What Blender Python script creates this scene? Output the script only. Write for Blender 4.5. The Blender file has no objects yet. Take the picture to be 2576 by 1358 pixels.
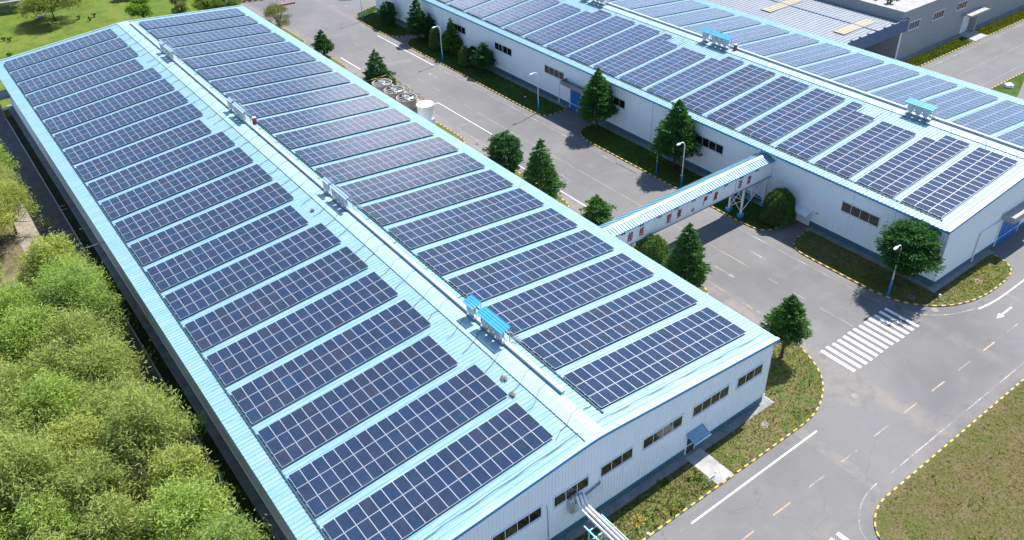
import bpy, bmesh, math, random
import numpy as np
from mathutils import Vector, Matrix
R = random.Random(7); NR = np.random.default_rng(11)
rad = math.radians
scene = bpy.context.scene
COL = scene.collection

# ---------------------------------------------------------------- camera, sun, sky, exposure
CAM = (-31.7274, -33.6113, 59.5325); YAW, PITCH, ROLL, FPX = -0.6199, 0.6216, -0.0407, 2089.98
cy, sy, cp, sp = math.cos(YAW), math.sin(YAW), math.cos(PITCH), math.sin(PITCH)
fw = Vector((-sy*cp, cy*cp, -sp)); rt = Vector((cy, sy, 0)); up = rt.cross(fw)
c, s = math.cos(ROLL), math.sin(ROLL)
r2 = rt*c + up*s; u2 = up*c - rt*s
cam = bpy.data.cameras.new('camera'); cam_o = bpy.data.objects.new('camera', cam); COL.objects.link(cam_o)
cam_o.matrix_world = Matrix(((r2.x, u2.x, -fw.x, CAM[0]), (r2.y, u2.y, -fw.y, CAM[1]), (r2.z, u2.z, -fw.z, CAM[2]), (0, 0, 0, 1)))
cam.sensor_width = 36; cam.lens = FPX/2575*36; cam.clip_start = 1; cam.clip_end = 5000
scene.camera = cam_o

SUN = Vector((.642, .149, 1)).normalized()
sl = bpy.data.lights.new('sun', 'SUN'); sl.energy = 4.6; sl.angle = rad(.5); sl.color = (1, .955, .89)
so = bpy.data.objects.new('sun', sl); COL.objects.link(so); so.location = (60, 20, 90)
so.rotation_euler = SUN.to_track_quat('Z', 'Y').to_euler()

world = bpy.data.worlds.new('World'); scene.world = world; world.use_nodes = True
wt = world.node_tree; wn = wt.nodes; wl = wt.links
bg = wn['Background']; bg.inputs['Strength'].default_value = .125
sky = wn.new('ShaderNodeTexSky'); sky.sky_type = 'NISHITA'; sky.sun_disc = False
sky.sun_elevation = math.asin(SUN.z); sky.sun_rotation = math.atan2(SUN.x, SUN.y); sky.altitude = 300; sky.dust_density = .25; sky.ozone_density = 1.6
tc = wn.new('ShaderNodeTexCoord')
dot = wn.new('ShaderNodeVectorMath'); dot.operation = 'DOT_PRODUCT'; dot.inputs[1].default_value = Vector((.485, .815, .325)).normalized()
wl.new(tc.outputs['Generated'], dot.inputs[0])
cn = wn.new('ShaderNodeTexNoise'); cn.inputs['Scale'].default_value = 5; cn.inputs['Detail'].default_value = 5
wl.new(tc.outputs['Generated'], cn.inputs['Vector'])
ad = wn.new('ShaderNodeMath'); ad.operation = 'MULTIPLY_ADD'; ad.inputs[1].default_value = .014
wl.new(cn.outputs['Fac'], ad.inputs[0]); wl.new(dot.outputs['Value'], ad.inputs[2])
mr = wn.new('ShaderNodeMapRange'); mr.interpolation_type = 'SMOOTHSTEP'
mr.inputs['From Min'].default_value = .9995; mr.inputs['From Max'].default_value = 1.0062
wl.new(ad.outputs[0], mr.inputs['Value'])
mx = wn.new('ShaderNodeMix'); mx.data_type = 'RGBA'
wl.new(mr.outputs[0], mx.inputs[0]); wl.new(sky.outputs[0], mx.inputs[6]); mx.inputs[7].default_value = (13, 13.3, 14, 1)
wl.new(mx.outputs[2], bg.inputs['Color'])

vs = scene.view_settings; vs.view_transform = 'Standard'; vs.look = 'None'; vs.exposure = 1.16; vs.gamma = 1; vs.use_curve_mapping = False

# ---------------------------------------------------------------- node helpers
def new_mat(name):
    m = bpy.data.materials.new(name); m.use_nodes = True
    return m, m.node_tree, m.node_tree.nodes['Principled BSDF']
def sock(nt, v, inp):
    if isinstance(v, bpy.types.NodeSocket): nt.links.new(v, inp)
    elif isinstance(v, (tuple, list)) and len(v) == 3 and inp.type == 'RGBA': inp.default_value = (*v, 1)
    else: inp.default_value = v
def M_(nt, op, a, b=None, c_=None, clamp=False):
    n = nt.nodes.new('ShaderNodeMath'); n.operation = op; n.use_clamp = clamp
    for i, v in enumerate((a, b, c_)):
        if v is not None: sock(nt, v, n.inputs[i])
    return n.outputs[0]
def mix(nt, f, a, b, blend='MIX'):
    n = nt.nodes.new('ShaderNodeMix'); n.data_type = 'RGBA'; n.blend_type = blend
    sock(nt, f, n.inputs[0]); sock(nt, a, n.inputs[6]); sock(nt, b, n.inputs[7])
    return n.outputs[2]
def coord(nt, kind='Object', scale=None):
    o = nt.nodes.new('ShaderNodeTexCoord').outputs[kind] if kind != 'Position' else nt.nodes.new('ShaderNodeNewGeometry').outputs['Position']
    if scale:
        m = nt.nodes.new('ShaderNodeMapping'); nt.links.new(o, m.inputs['Vector']); m.inputs['Scale'].default_value = scale; o = m.outputs[0]
    return o
def noise(nt, vec, scale, detail=4, rough=.55, dist=0):
    n = nt.nodes.new('ShaderNodeTexNoise'); nt.links.new(vec, n.inputs['Vector'])
    n.inputs['Scale'].default_value = scale; n.inputs['Detail'].default_value = detail; n.inputs['Roughness'].default_value = rough; n.inputs['Distortion'].default_value = dist
    return n.outputs['Fac']
def ramp(nt, v, a, b, x=0., y=1.):
    n = nt.nodes.new('ShaderNodeMapRange'); n.interpolation_type = 'SMOOTHSTEP'
    sock(nt, v, n.inputs[0])
    for i, k in enumerate((a, b, x, y)): n.inputs[i+1].default_value = k
    return n.outputs[0]
def bump(nt, h, strength, bs, dist=.05):
    n = nt.nodes.new('ShaderNodeBump'); n.inputs['Strength'].default_value = strength; n.inputs['Distance'].default_value = dist
    nt.links.new(h, n.inputs['Height']); nt.links.new(n.outputs[0], bs.inputs['Normal'])
def voro_edge(nt, vec, scale):
    n = nt.nodes.new('ShaderNodeTexVoronoi'); n.feature = 'DISTANCE_TO_EDGE'; n.inputs['Scale'].default_value = scale
    nt.links.new(vec, n.inputs['Vector']); return n.outputs['Distance']
def warp(nt, vec, scale, amt):
    n = nt.nodes.new('ShaderNodeTexNoise'); nt.links.new(vec, n.inputs['Vector']); n.inputs['Scale'].default_value = scale; n.inputs['Detail'].default_value = 3
    v = nt.nodes.new('ShaderNodeVectorMath'); v.operation = 'MULTIPLY_ADD'
    nt.links.new(n.outputs['Color'], v.inputs[0]); v.inputs[1].default_value = (amt,)*3; nt.links.new(vec, v.inputs[2])
    return v.outputs[0]

def simple(name, col, rough=.6, metal=0., var=.12, scale=3., spec=.5):
    m, nt, b = new_mat(name)
    v = noise(nt, coord(nt, 'Position'), scale, 5)
    k = M_(nt, 'MULTIPLY_ADD', v, 2*var, 1-var)
    sock(nt, mix(nt, 1., col, nt_gray(nt, k), 'MULTIPLY'), b.inputs['Base Color'])
    b.inputs['Roughness'].default_value = rough; b.inputs['Metallic'].default_value = metal; b.inputs['Specular IOR Level'].default_value = spec
    return m
def nt_gray(nt, v):
    n = nt.nodes.new('ShaderNodeCombineColor')
    for i in range(3): nt.links.new(v, n.inputs[i])
    return n.outputs[0]

# painted sheet roof: streaks run down the slope (along x), weathering patches
def roof_mat(name, col, col2, rough=.42, streak=1., stain=(.30, .33, .33)):
    m, nt, b = new_mat(name); p = coord(nt, 'Position')
    mp = nt.nodes.new('ShaderNodeMapping'); nt.links.new(p, mp.inputs[0]); mp.inputs['Scale'].default_value = (.10, 1.4, .1)
    st = noise(nt, mp.outputs[0], 3.2, 5, .65)
    mp2 = nt.nodes.new('ShaderNodeMapping'); nt.links.new(p, mp2.inputs[0]); mp2.inputs['Scale'].default_value = (.55, 3.0, .5)
    st2 = noise(nt, mp2.outputs[0], 2.0, 6, .7)
    base = mix(nt, ramp(nt, st, .38, .66), col, col2)
    base = mix(nt, M_(nt, 'MULTIPLY', ramp(nt, st2, .53, .72), .75*streak), base, (col[0]*.35, col[1]*.62, col[2]*.74))
    d = noise(nt, p, .35, 5, .6)
    base = mix(nt, M_(nt, 'MULTIPLY', ramp(nt, d, .56, .74), .35), base, stain)
    sp_ = noise(nt, p, 5., 2)
    base = mix(nt, M_(nt, 'MULTIPLY', ramp(nt, sp_, .73, .78), .5), base, (.10, .13, .14))
    sock(nt, base, b.inputs['Base Color']); b.inputs['Roughness'].default_value = rough
    sock(nt, M_(nt, 'MULTIPLY_ADD', st2, .25, rough-.1), b.inputs['Roughness'])
    return m
# cladding with rain streaks
def clad_mat(name, col, dirt=(.30, .30, .28), amt=.5):
    m, nt, b = new_mat(name); p = coord(nt, 'Position')
    mp = nt.nodes.new('ShaderNodeMapping'); nt.links.new(p, mp.inputs[0]); mp.inputs['Scale'].default_value = (1.6, 1.6, .16)
    s1 = noise(nt, mp.outputs[0], 2.2, 6, .7); s2 = noise(nt, p, .22, 3)
    f = M_(nt, 'MULTIPLY', ramp(nt, s1, .56, .80), M_(nt, 'MULTIPLY', ramp(nt, s2, .35, .65), amt))
    base = mix(nt, f, col, dirt)
    s3 = noise(nt, p, .6, 4)
    base = mix(nt, M_(nt, 'MULTIPLY', s3, .16), base, tuple(x*.6 for x in col))
    sock(nt, base, b.inputs['Base Color']); b.inputs['Roughness'].default_value = .5
    return m
def grass_mat(name, cols, s=1., flower=0.):
    m, nt, b = new_mat(name); p = coord(nt, 'Position')
    a = noise(nt, p, .16*s, 6, .62, .4); d = noise(nt, p, .75*s, 6, .7); f = noise(nt, p, 7*s, 4, .7)
    base = mix(nt, ramp(nt, a, .40, .60), cols[0], cols[1])
    base = mix(nt, ramp(nt, d, .45, .66), base, cols[2])
    base = mix(nt, M_(nt, 'MULTIPLY', ramp(nt, noise(nt, p, 1.7*s, 5, .7), .55, .72), .7), base, cols[3])
    k = M_(nt, 'MULTIPLY_ADD', f, 2.1, -.05)
    base = mix(nt, 1., base, nt_gray(nt, k), 'MULTIPLY')
    if flower:
        ff = M_(nt, 'MULTIPLY', ramp(nt, noise(nt, p, 9., 2), .68, .72), ramp(nt, noise(nt, p, .5, 3), .5, .62))
        base = mix(nt, M_(nt, 'MULTIPLY', ff, flower), base, (.55, .42, .03))
    sock(nt, base, b.inputs['Base Color']); b.inputs['Roughness'].default_value = .95; b.inputs['Specular IOR Level'].default_value = .1
    bump(nt, f, .7, b, .08)
    return m
def asphalt_mat():
    m, nt, b = new_mat('asphalt'); p = coord(nt, 'Position')
    a = noise(nt, p, .05, 5, .6); d = noise(nt, p, .35, 6, .65); f = noise(nt, p, 26, 3, .8)
    base = mix(nt, ramp(nt, a, .35, .65), (.108, .105, .105), (.140, .136, .135))
    base = mix(nt, M_(nt, 'MULTIPLY', ramp(nt, d, .5, .75), .45), base, (.165, .156, .150))
    # sandy dirt gathered near the kerbs (the places it really lies)
    sx = nt.nodes.new('ShaderNodeSeparateXYZ'); nt.links.new(p, sx.inputs[0])
    def band(ax, c0, w): return M_(nt, 'SUBTRACT', 1., M_(nt, 'DIVIDE', M_(nt, 'ABSOLUTE', M_(nt, 'SUBTRACT', sx.outputs[ax], c0)), w), clamp=True)
    dirt = M_(nt, 'MAXIMUM', band(0, 32.0, 2.0), M_(nt, 'MAXIMUM', M_(nt, 'MULTIPLY', band(0, 45.9, 1.2), .6), M_(nt, 'MULTIPLY', band(1, -13.2, 2.2), .5)))
    base = mix(nt, M_(nt, 'MULTIPLY', dirt, ramp(nt, noise(nt, p, .45, 6, .7), .32, .68)), base, (.195, .168, .150))
    # pale worn scuffs stretched along the driving direction
    mp = nt.nodes.new('ShaderNodeMapping'); nt.links.new(p, mp.inputs[0]); mp.inputs['Scale'].default_value = (.05, .6, 1); mp.inputs['Rotation'].default_value = (0, 0, .25)
    sc_ = noise(nt, mp.outputs[0], 1., 5, .7)
    base = mix(nt, M_(nt, 'MULTIPLY', ramp(nt, sc_, .55, .75), .35), base, (.165, .158, .155))
    # cracks
    wv = warp(nt, p, .7, 1.3)
    e1 = voro_edge(nt, wv, .17); cm = ramp(nt, noise(nt, p, .11, 3), .47, .60)
    cr = M_(nt, 'MULTIPLY', M_(nt, 'SUBTRACT', 1., ramp(nt, e1, .0012, .006)), cm)
    e2 = voro_edge(nt, warp(nt, p, 1.2, .8), .42); cm2 = ramp(nt, noise(nt, p, .19, 3), .56, .66)
    cr = M_(nt, 'MAXIMUM', cr, M_(nt, 'MULTIPLY', M_(nt, 'SUBTRACT', 1., ramp(nt, e2, .002, .011)), cm2))
    base = mix(nt, M_(nt, 'MULTIPLY', cr, .40), base, (.055, .053, .053))
    sp_ = noise(nt, p, 1.9, 3)
    base = mix(nt, M_(nt, 'MULTIPLY', ramp(nt, sp_, .72, .78), .35), base, (.07, .07, .07))
    base = mix(nt, 1., base, nt_gray(nt, M_(nt, 'MULTIPLY_ADD', f, .7, .65)), 'MULTIPLY')
    sock(nt, base, b.inputs['Base Color']); b.inputs['Roughness'].default_value = .88; b.inputs['Specular IOR Level'].default_value = .3
    bump(nt, f, .35, b, .02)
    return m
def paint_mat(name, col, wear):
    m, nt, b = new_mat(name); p = coord(nt, 'Position')
    w = noise(nt, p, 5.5, 6, .75); w2 = noise(nt, p, .5, 4)
    f = ramp(nt, M_(nt, 'MULTIPLY_ADD', w2, .6, M_(nt, 'MULTIPLY', w, .7)), wear-.12, wear+.1)
    base = mix(nt, f, col, (.125, .12, .12))
    sock(nt, base, b.inputs['Base Color']); b.inputs['Roughness'].default_value = .8
    return m
def panel_mat():
    m, nt, b = new_mat('solar_cells'); uv = coord(nt, 'UV')
    sx = nt.nodes.new('ShaderNodeSeparateXYZ'); nt.links.new(uv, sx.inputs[0])
    def lines(o, n, w):   # distance to nearest line in cell units
        fr = M_(nt, 'FRACT', M_(nt, 'MULTIPLY', o, n))
        dd = M_(nt, 'MINIMUM', fr, M_(nt, 'SUBTRACT', 1., fr))
        return M_(nt, 'LESS_THAN', dd, w)
    g1 = M_(nt, 'MAXIMUM', lines(sx.outputs[0], 6, .030), lines(sx.outputs[1], 10, .030))
    bus = lines(M_(nt, 'ADD', sx.outputs[0], 1/12.), 12, .030)
    oi = nt.nodes.new('ShaderNodeObjectInfo')
    gp = coord(nt, 'Position')
    v = nt.nodes.new('ShaderNodeTexVoronoi'); v.inputs['Scale'].default_value = 9; nt.links.new(gp, v.inputs['Vector'])
    vv = nt.nodes.new('ShaderNodeSeparateColor'); nt.links.new(v.outputs['Color'], vv.inputs[0])
    cell = mix(nt, 1., oi.outputs['Color'], nt_gray(nt, M_(nt, 'MULTIPLY_ADD', vv.outputs[0], .34, .83)), 'MULTIPLY')
    cell = mix(nt, M_(nt, 'MULTIPLY', bus, .12), cell, (.15, .19, .28))
    base = mix(nt, M_(nt, 'MULTIPLY', g1, .60), cell, (.15, .20, .30))
    du = noise(nt, gp, .9, 5, .6)
    base = mix(nt, M_(nt, 'MULTIPLY', ramp(nt, du,   .42, .75), .025), base, (.35, .33, .31))
    sock(nt, base, b.inputs['Base Color']); b.inputs['Roughness'].default_value = .16; b.inputs['IOR'].default_value = 1.5; b.inputs['Specular IOR Level'].default_value = .38
    return m
def leaf_mat(name, col, trans=.35, hue=.25):
    m, nt, b = new_mat(name)
    at = nt.nodes.new('ShaderNodeAttribute'); at.attribute_name = 'tint'
    oi = nt.nodes.new('ShaderNodeObjectInfo')
    base = mix(nt, 1., col, oi.outputs['Color'], 'MULTIPLY')
    base = mix(nt, M_(nt, 'MULTIPLY', at.outputs['Fac'], hue*2), tuple_mul(nt, base, .72), tuple_mul(nt, base, 1.5))
    d = nt.nodes.new('ShaderNodeBsdfDiffuse'); t = nt.nodes.new('ShaderNodeBsdfTranslucent'); ms = nt.nodes.new('ShaderNodeMixShader')
    nt.links.new(base, d.inputs[0]); nt.links.new(mix(nt, 1., base, (1.15, 1.2, .6), 'MULTIPLY'), t.inputs[0]); ms.inputs[0].default_value = trans
    nt.links.new(d.outputs[0], ms.inputs[1]); nt.links.new(t.outputs[0], ms.inputs[2])
    nt.nodes.remove(b); nt.links.new(ms.outputs[0], nt.nodes['Material Output'].inputs[0])
    return m
def tuple_mul(nt, s_, k): return mix(nt, 1., s_, (k, k, k), 'MULTIPLY')
def glass_mat():
    m, nt, b = new_mat('window_glass'); p = coord(nt, 'Position')
    n = noise(nt, p, 1.1, 4)
    sock(nt, mix(nt, ramp(nt, n, .4, .7), (.008, .009, .010), (.020, .021, .020)), b.inputs['Base Color'])
    b.inputs['Roughness'].default_value = .06; b.inputs['Specular IOR Level'].default_value = .7
    return m
def brick_mat():
    m, nt, b = new_mat('grey_tile_facing')
    p = coord(nt, 'Position'); sx = nt.nodes.new('ShaderNodeSeparateXYZ'); nt.links.new(p, sx.inputs[0])
    cb = nt.nodes.new('ShaderNodeCombineXYZ')
    nt.links.new(M_(nt, 'ADD', sx.outputs[0], sx.outputs[1]), cb.inputs[0]); nt.links.new(sx.outputs[2], cb.inputs[1])
    t = nt.nodes.new('ShaderNodeTexBrick'); nt.links.new(cb.outputs[0], t.inputs['Vector'])
    t.inputs['Color1'].default_value = (.30, .31, .32, 1); t.inputs['Color2'].default_value = (.24, .25, .265, 1); t.inputs['Mortar'].default_value = (.15, .155, .165, 1)
    t.inputs['Scale'].default_value = 1.; t.inputs['Brick Width'].default_value = .42; t.inputs['Row Height'].default_value = .17; t.inputs['Mortar Size'].default_value = .02
    base = mix(nt, M_(nt, 'MULTIPLY', noise(nt, p, .4, 5), .35), t.outputs['Color'], (.18, .18, .19))
    sock(nt, base, b.inputs['Base Color']); b.inputs['Roughness'].default_value = .7
    return m
def concrete_mat(name, col, amt=.4):
    m, nt, b = new_mat(name); p = coord(nt, 'Position')
    base = mix(nt, ramp(nt, noise(nt, p, .7, 6, .65), .38, .7), col, tuple(x*(1-amt) for x in col))
    e = voro_edge(nt, warp(nt, p, .8, .7), .3)
    base = mix(nt, M_(nt, 'MULTIPLY', M_(nt, 'SUBTRACT', 1., ramp(nt, e, .002, .010)), .4), base, (.07, .07, .07))
    base = mix(nt, 1., base, nt_gray(nt, M_(nt, 'MULTIPLY_ADD', noise(nt, p, 14, 4), .3, .85)), 'MULTIPLY')
    sock(nt, base, b.inputs['Base Color']); b.inputs['Roughness'].default_value = .85
    return m

MAT = dict(
    roof=roof_mat('sky_blue_roof_sheet', (.155, .295, .355), (.225, .345, .390)),
    roof_b=roof_mat('pale_blue_roof_sheet', (.150, .285, .345), (.215, .33, .375), .40, .6),
    bridge_roof=roof_mat('bridge_roof_sheet', (.085, .225, .30), (.12, .265, .335), .5, .7),
    cap=roof_mat('ridge_flashing', (.20, .32, .37), (.29, .38, .41), .42, .8),
    lid=simple('white_lid_paint', (.33, .39, .42), .42, 0, .2, 2.),
    tray=simple('tray_paint', (.36, .46, .50), .4, 0, .15, 2.),
    fascia=simple('blue_fascia_paint', (.022, .21, .42), .45, 0, .25, 1.2),
    door_canopy=roof_mat('grey_blue_canopy_sheet', (.12, .25, .35), (.14, .28, .38), .5, .4),
    canopy=roof_mat('blue_canopy_sheet', (.03, .27, .50), (.05, .33, .56), .4, .4),
    clad=clad_mat('white_cladding', (.68, .725, .755), amt=.5),
    clad_b=clad_mat('white_bridge_cladding', (.70, .73, .745), (.26, .26, .25), .75),
    plinth=simple('teal_plinth_paint', (.035, .105, .135), .6, 0, .35, 1.1),
    trim=simple('white_trim', (.62, .65, .67), .5, 0, .15, 2.),
    glass=glass_mat(), frame=simple('window_frame_white', (.62, .65, .68), .45),
    gate=simple('blue_gate_paint', (.006, .105, .36), .45, 0, .18, .9),
    door=simple('white_door_paint', (.58, .60, .62), .5, 0, .2, 1.4),
    dark=simple('dark_matt', (.02, .02, .022), .9),  # one near-black for a door, cabinet plates and stack floors
    asphalt=asphalt_mat(),
    white=paint_mat('white_road_paint', (.62, .61, .60), .78), white2=paint_mat('worn_white_road_paint', (.34, .33, .33), .60),
    yellow=paint_mat('faded_orange_road_paint', (.36, .25, .165), .66), yellow2=paint_mat('faded_yellow_line', (.24, .21, .13), .68),
    kerb_y=simple('kerb_yellow', (.50, .33, .045), .75, 0, .3, 4.), kerb_k=simple('kerb_black', (.055, .056, .06), .8, 0, .5, 4.),
    kerb_w=simple('kerb_grey', (.30, .29, .27), .85, 0, .3, 2.),
    grass_front=grass_mat('verge_grass', ((.088, .095, .026), (.120, .105, .046), (.060, .100, .022), (.165, .135, .080)), 1., .3),
    grass_lawn=grass_mat('dry_lawn', ((.092, .078, .030), (.076, .084, .024), (.112, .088, .046), (.150, .118, .076)), .8),
    grass_green=grass_mat('green_verge', ((.036, .068, .012), (.050, .086, .015), (.026, .052, .010), (.066, .080, .026)), 1., .1),  # green lowered to hold the farther wall's shade on its road verges
    grass_shade=grass_mat('shade_painted_grass', ((.020, .030, .010), (.028, .034, .014), (.016, .026, .008), (.035, .034, .02)), 1.),  # grass strip with the nearer warehouse's shade put into its colour
    meadow=grass_mat('meadow_grass', ((.075, .115, .016), (.110, .135, .024), (.056, .100, .013), (.140, .138, .045)), .5),
    soil=grass_mat('grove_soil', ((.155, .118, .078), (.115, .092, .056), (.07, .07, .03), (.19, .15, .11)), .6),
    beige=concrete_mat('beige_path', (.235, .195, .155), .35),
    patch=concrete_mat('patched_asphalt', (.150, .140, .132), .22), shade_strip=concrete_mat('painted_path_shade', (.075, .070, .068), .35), concrete=concrete_mat('pale_concrete', (.31, .30, .285), .28), concrete_d=concrete_mat('grey_concrete', (.20, .20, .20), .35),
    cells=panel_mat(), alu=simple('aluminium_frame', (.46, .48, .52), .4, .3, .1, 3.), steel=simple('galvanised_steel', (.42, .45, .47), .42, .5, .2, 2.),
    cabinet=simple('grey_cabinet_paint', (.40, .46, .49), .4, .2, .15, 2.),
    cable=simple('dark_cable', (.015, .05, .07), .6), post_w=simple('white_post_paint', (.68, .69, .71), .45, 0, .1, 2.), post_b=simple('blue_post_paint', (.01, .20, .50), .5, 0, .2, 2.),
    foot=simple('blue_footing_paint', (.03, .26, .52), .6, 0, .2, 2.), pipe=simple('pipe_cladding', (.55, .55, .55), .33, .45, .2, 1.6),
    tealsteel=simple('light_teal_steel', (.14, .42, .50), .5, 0, .15, 2.),
    red=simple('red_lettering', (.26, .010, .010), .6, 0, .35, 4.), grey_mark=simple('grey_brown_lettering', (.16, .14, .11), .6, 0, .2, 4.), ink=simple('dark_lettering', (.06, .07, .14), .6),
    wood=simple('tower_staves', (.30, .25, .19), .8, 0, .5, 5.), yel=simple('yellow_rail_paint', (.55, .32, .02), .5), blk=simple('black_rail_paint', (.025, .025, .025), .5),
    tank=clad_mat('white_tank_paint', (.78, .78, .78), (.40, .38, .35), .6), brick=brick_mat(),
    groof=roof_mat('grey_sheet_roof', (.15, .17, .20), (.19, .21, .24), .62, 1., (.22, .22, .22)), sky_light=simple('tan_skylight_sheet', (.26, .225, .15), .5, 0, .3, 1.2), navy=simple('dark_blue_fascia', (.075, .115, .20), .5, 0, .15, 1.),
    flat=concrete_mat('flat_roof_screed', (.30, .285, .275), .3), bark=simple('bark', (.11, .085, .065), .9, 0, .4, 5.), bark_d=simple('dark_bark', (.05, .042, .035), .9, 0, .4, 5.),
    spruce=leaf_mat('spruce_needles', (.058, .125, .040), .25, .40), broad=leaf_mat('young_leaves', (.30, .36, .105), .42, .3), grove=leaf_mat('grove_leaves', (.37, .435, .140), .45, .26), weep=leaf_mat('weeping_leaves', (.085, .16, .05), .32, .16),
    tuft=leaf_mat('grass_blades', (.115, .13, .038), .35, .3), petal=simple('yellow_petals', (.60, .42, .02), .7), drum=simple('red_drum_paint', (.22, .035, .03), .5),
    pink=concrete_mat('reddish_slab', (.20, .125, .115), .3), iron=simple('cast_iron', (.10, .095, .09), .7, .2, .4, 5.), cover=simple('concrete_cover', (.17, .158, .145), .8, 0, .3, 3.), rock=simple('white_rock', (.55, .54, .52), .8, 0, .3, 2.),
    nest=simple('dry_twigs', (.15, .135, .12), .95, 0, .5, 6.), sign=simple('sign_white', (.62, .63, .66), .5),
)

# ---------------------------------------------------------------- mesh helpers
class MB:
    def __init__(s): s.v = []; s.f = []; s.m = []; s.uv = {}
    def quad(s, pts, mi=0):
        i = len(s.v); s.v += [tuple(p) for p in pts]; s.f.append(tuple(range(i, i+len(pts)))); s.m.append(mi); return len(s.f)-1
    def box(s, x0, y0, z0, x1, y1, z1, mi=0):
        i = len(s.v); s.v += [(x, y, z) for z in (z0, z1) for y in (y0, y1) for x in (x0, x1)]
        s.f += [tuple(i+k for k in q) for q in ((0, 2, 3, 1), (4, 5, 7, 6), (0, 1, 5, 4), (2, 6, 7, 3), (0, 4, 6, 2), (1, 3, 7, 5))]; s.m += [mi]*6
        return s
    def prism(s, poly, z0, z1, mi=0, top=None, bottom=False):
        n = len(poly); i = len(s.v)
        if sum(poly[k][0]*poly[(k+1) % n][1]-poly[(k+1) % n][0]*poly[k][1] for k in range(n)) < 0: poly = poly[::-1]
        s.v += [(p[0], p[1], z0) for p in poly] + [(p[0], p[1], z1) for p in poly]
        for k in range(n): s.f.append((i+k, i+(k+1) % n, i+n+(k+1) % n, i+n+k)); s.m.append(mi)
        s.f.append(tuple(i+n+k for k in range(n))); s.m.append(mi if top is None else top)
        if bottom: s.f.append(tuple(i+k for k in reversed(range(n)))); s.m.append(mi)
        return s
    def tube(s, pts, r, n=6, mi=0, cap=True):
        pts = [Vector(p) for p in pts]; rs = r if isinstance(r, (list, tuple)) else [r]*len(pts); i0 = len(s.v)
        for k, p in enumerate(pts):
            d = (pts[min(k+1, len(pts)-1)]-pts[max(k-1, 0)]).normalized()
            a = d.cross(Vector((0, 0, 1)) if abs(d.z) < .9 else Vector((1, 0, 0))).normalized(); b = d.cross(a)
            for q in range(n):
                t = 2*math.pi*q/n; s.v.append(tuple(p+(a*math.cos(t)+b*math.sin(t))*rs[k]))
        for k in range(len(pts)-1):
            for q in range(n):
                a, b = i0+k*n+q, i0+k*n+(q+1) % n; s.f.append((a, a+n, b+n, b)); s.m.append(mi)
        if cap:
            s.f.append(tuple(i0+q for q in range(n))); s.m.append(mi)
            e = i0+(len(pts)-1)*n; s.f.append(tuple(e+q for q in reversed(range(n)))); s.m.append(mi)
        return s
    def lathe(s, x, y, prof, n=24, mi=0, close=True):
        i0 = len(s.v)
        for r, z in prof:
            for q in range(n):
                t = 2*math.pi*q/n; s.v.append((x+r*math.cos(t), y+r*math.sin(t), z))
        for k in range(len(prof)-1):
            for q in range(n):
                a, b = i0+k*n+q, i0+k*n+(q+1) % n; s.f.append((a, b, b+n, a+n)); s.m.append(mi)
        if close:
            e = i0+(len(prof)-1)*n; s.f.append(tuple(e+q for q in range(n))); s.m.append(mi)
        return s
    def build(s, name, mats, parent=None, smooth=False, local=False):
        me = bpy.data.meshes.new(name)
        o = Vector((0, 0, 0)) if (parent is None or local) else world_loc(parent)
        me.from_pydata([(v[0]-o.x, v[1]-o.y, v[2]-o.z) for v in s.v], [], s.f)
        for m in (mats if isinstance(mats, (list, tuple)) else [mats]): me.materials.append(MAT[m])
        me.polygons.foreach_set('material_index', s.m)
        if smooth: me.polygons.foreach_set('use_smooth', [True]*len(s.f))
        me.update()
        ob = bpy.data.objects.new(name, me); COL.objects.link(ob)
        if parent is not None: ob.parent = parent
        return ob
def world_loc(o):
    v = Vector(o.location)
    while o.parent is not None: o = o.parent; v += Vector(o.location)
    return v
def tag(o, label=None, cat=None, group=None, kind=None):
    if label: o['label'] = label
    if cat: o['category'] = cat
    if group: o['group'] = group
    if kind: o['kind'] = kind
    return o
def thing(name, loc, label, cat, group=None):
    o = bpy.data.objects.new(name, None); COL.objects.link(o); o.location = loc; o.empty_display_size = .3
    return tag(o, label, cat, group)
def structure(mb, name, mats): return tag(mb.build(name, mats), kind='structure')
def dup(root, loc, label=None, rz=None, scale=None):
    c_ = root.copy(); COL.objects.link(c_); c_.location = loc
    if rz is not None: c_.rotation_euler = (0, 0, rz)
    if scale: c_.scale = (scale,)*3 if not isinstance(scale, tuple) else scale
    if label: c_['label'] = label
    for ch in list(root.children):
        d = ch.copy(); COL.objects.link(d); d.parent = c_
        for g in list(ch.children):
            e = g.copy(); COL.objects.link(e); e.parent = d
    return c_
ORD = 'first second third fourth fifth sixth seventh eighth ninth tenth eleventh twelfth thirteenth fourteenth fifteenth sixteenth seventeenth eighteenth nineteenth twentieth twenty-first twenty-second twenty-third twenty-fourth twenty-fifth'.split()

# ---------------------------------------------------------------- ground, roads, verges
g = MB(); g.quad([(-1500, -1500, -.02), (1500, -1500, -.02), (1500, 1500, -.02), (-1500, 1500, -.02)]); structure(g, 'ground', 'meadow')
g = MB(); g.quad([(22, -400, 0), (600, -400, 0), (600, 136, 0), (22, 136, 0)]); g.quad([(-400, -400, 0), (22, -400, 0), (22, 1, 0), (-400, 1, 0)])
g.quad([(29.5, 136, 0), (600, 136, 0), (600, 400, 0), (29.5, 400, 0)]); g.quad([(22, 136, 0), (29.5, 136, 0), (29.5, 160, 0), (27.5, 160, 0), (22, 140, 0)])
structure(g, 'road', 'asphalt')
g = MB(); g.quad([(-400, 1.0, .0), (-30, 1.0, .0), (-30, 110, .0), (-400, 130, .0)]); structure(g, 'grove_ground', 'soil')
g = MB(); g.quad([(-30.5, 1, .004), (-24.3, 1, .004), (-24.3, 136, .004), (-30.5, 136, .004)]); structure(g, 'path_beside_grove', 'beige')
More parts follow.
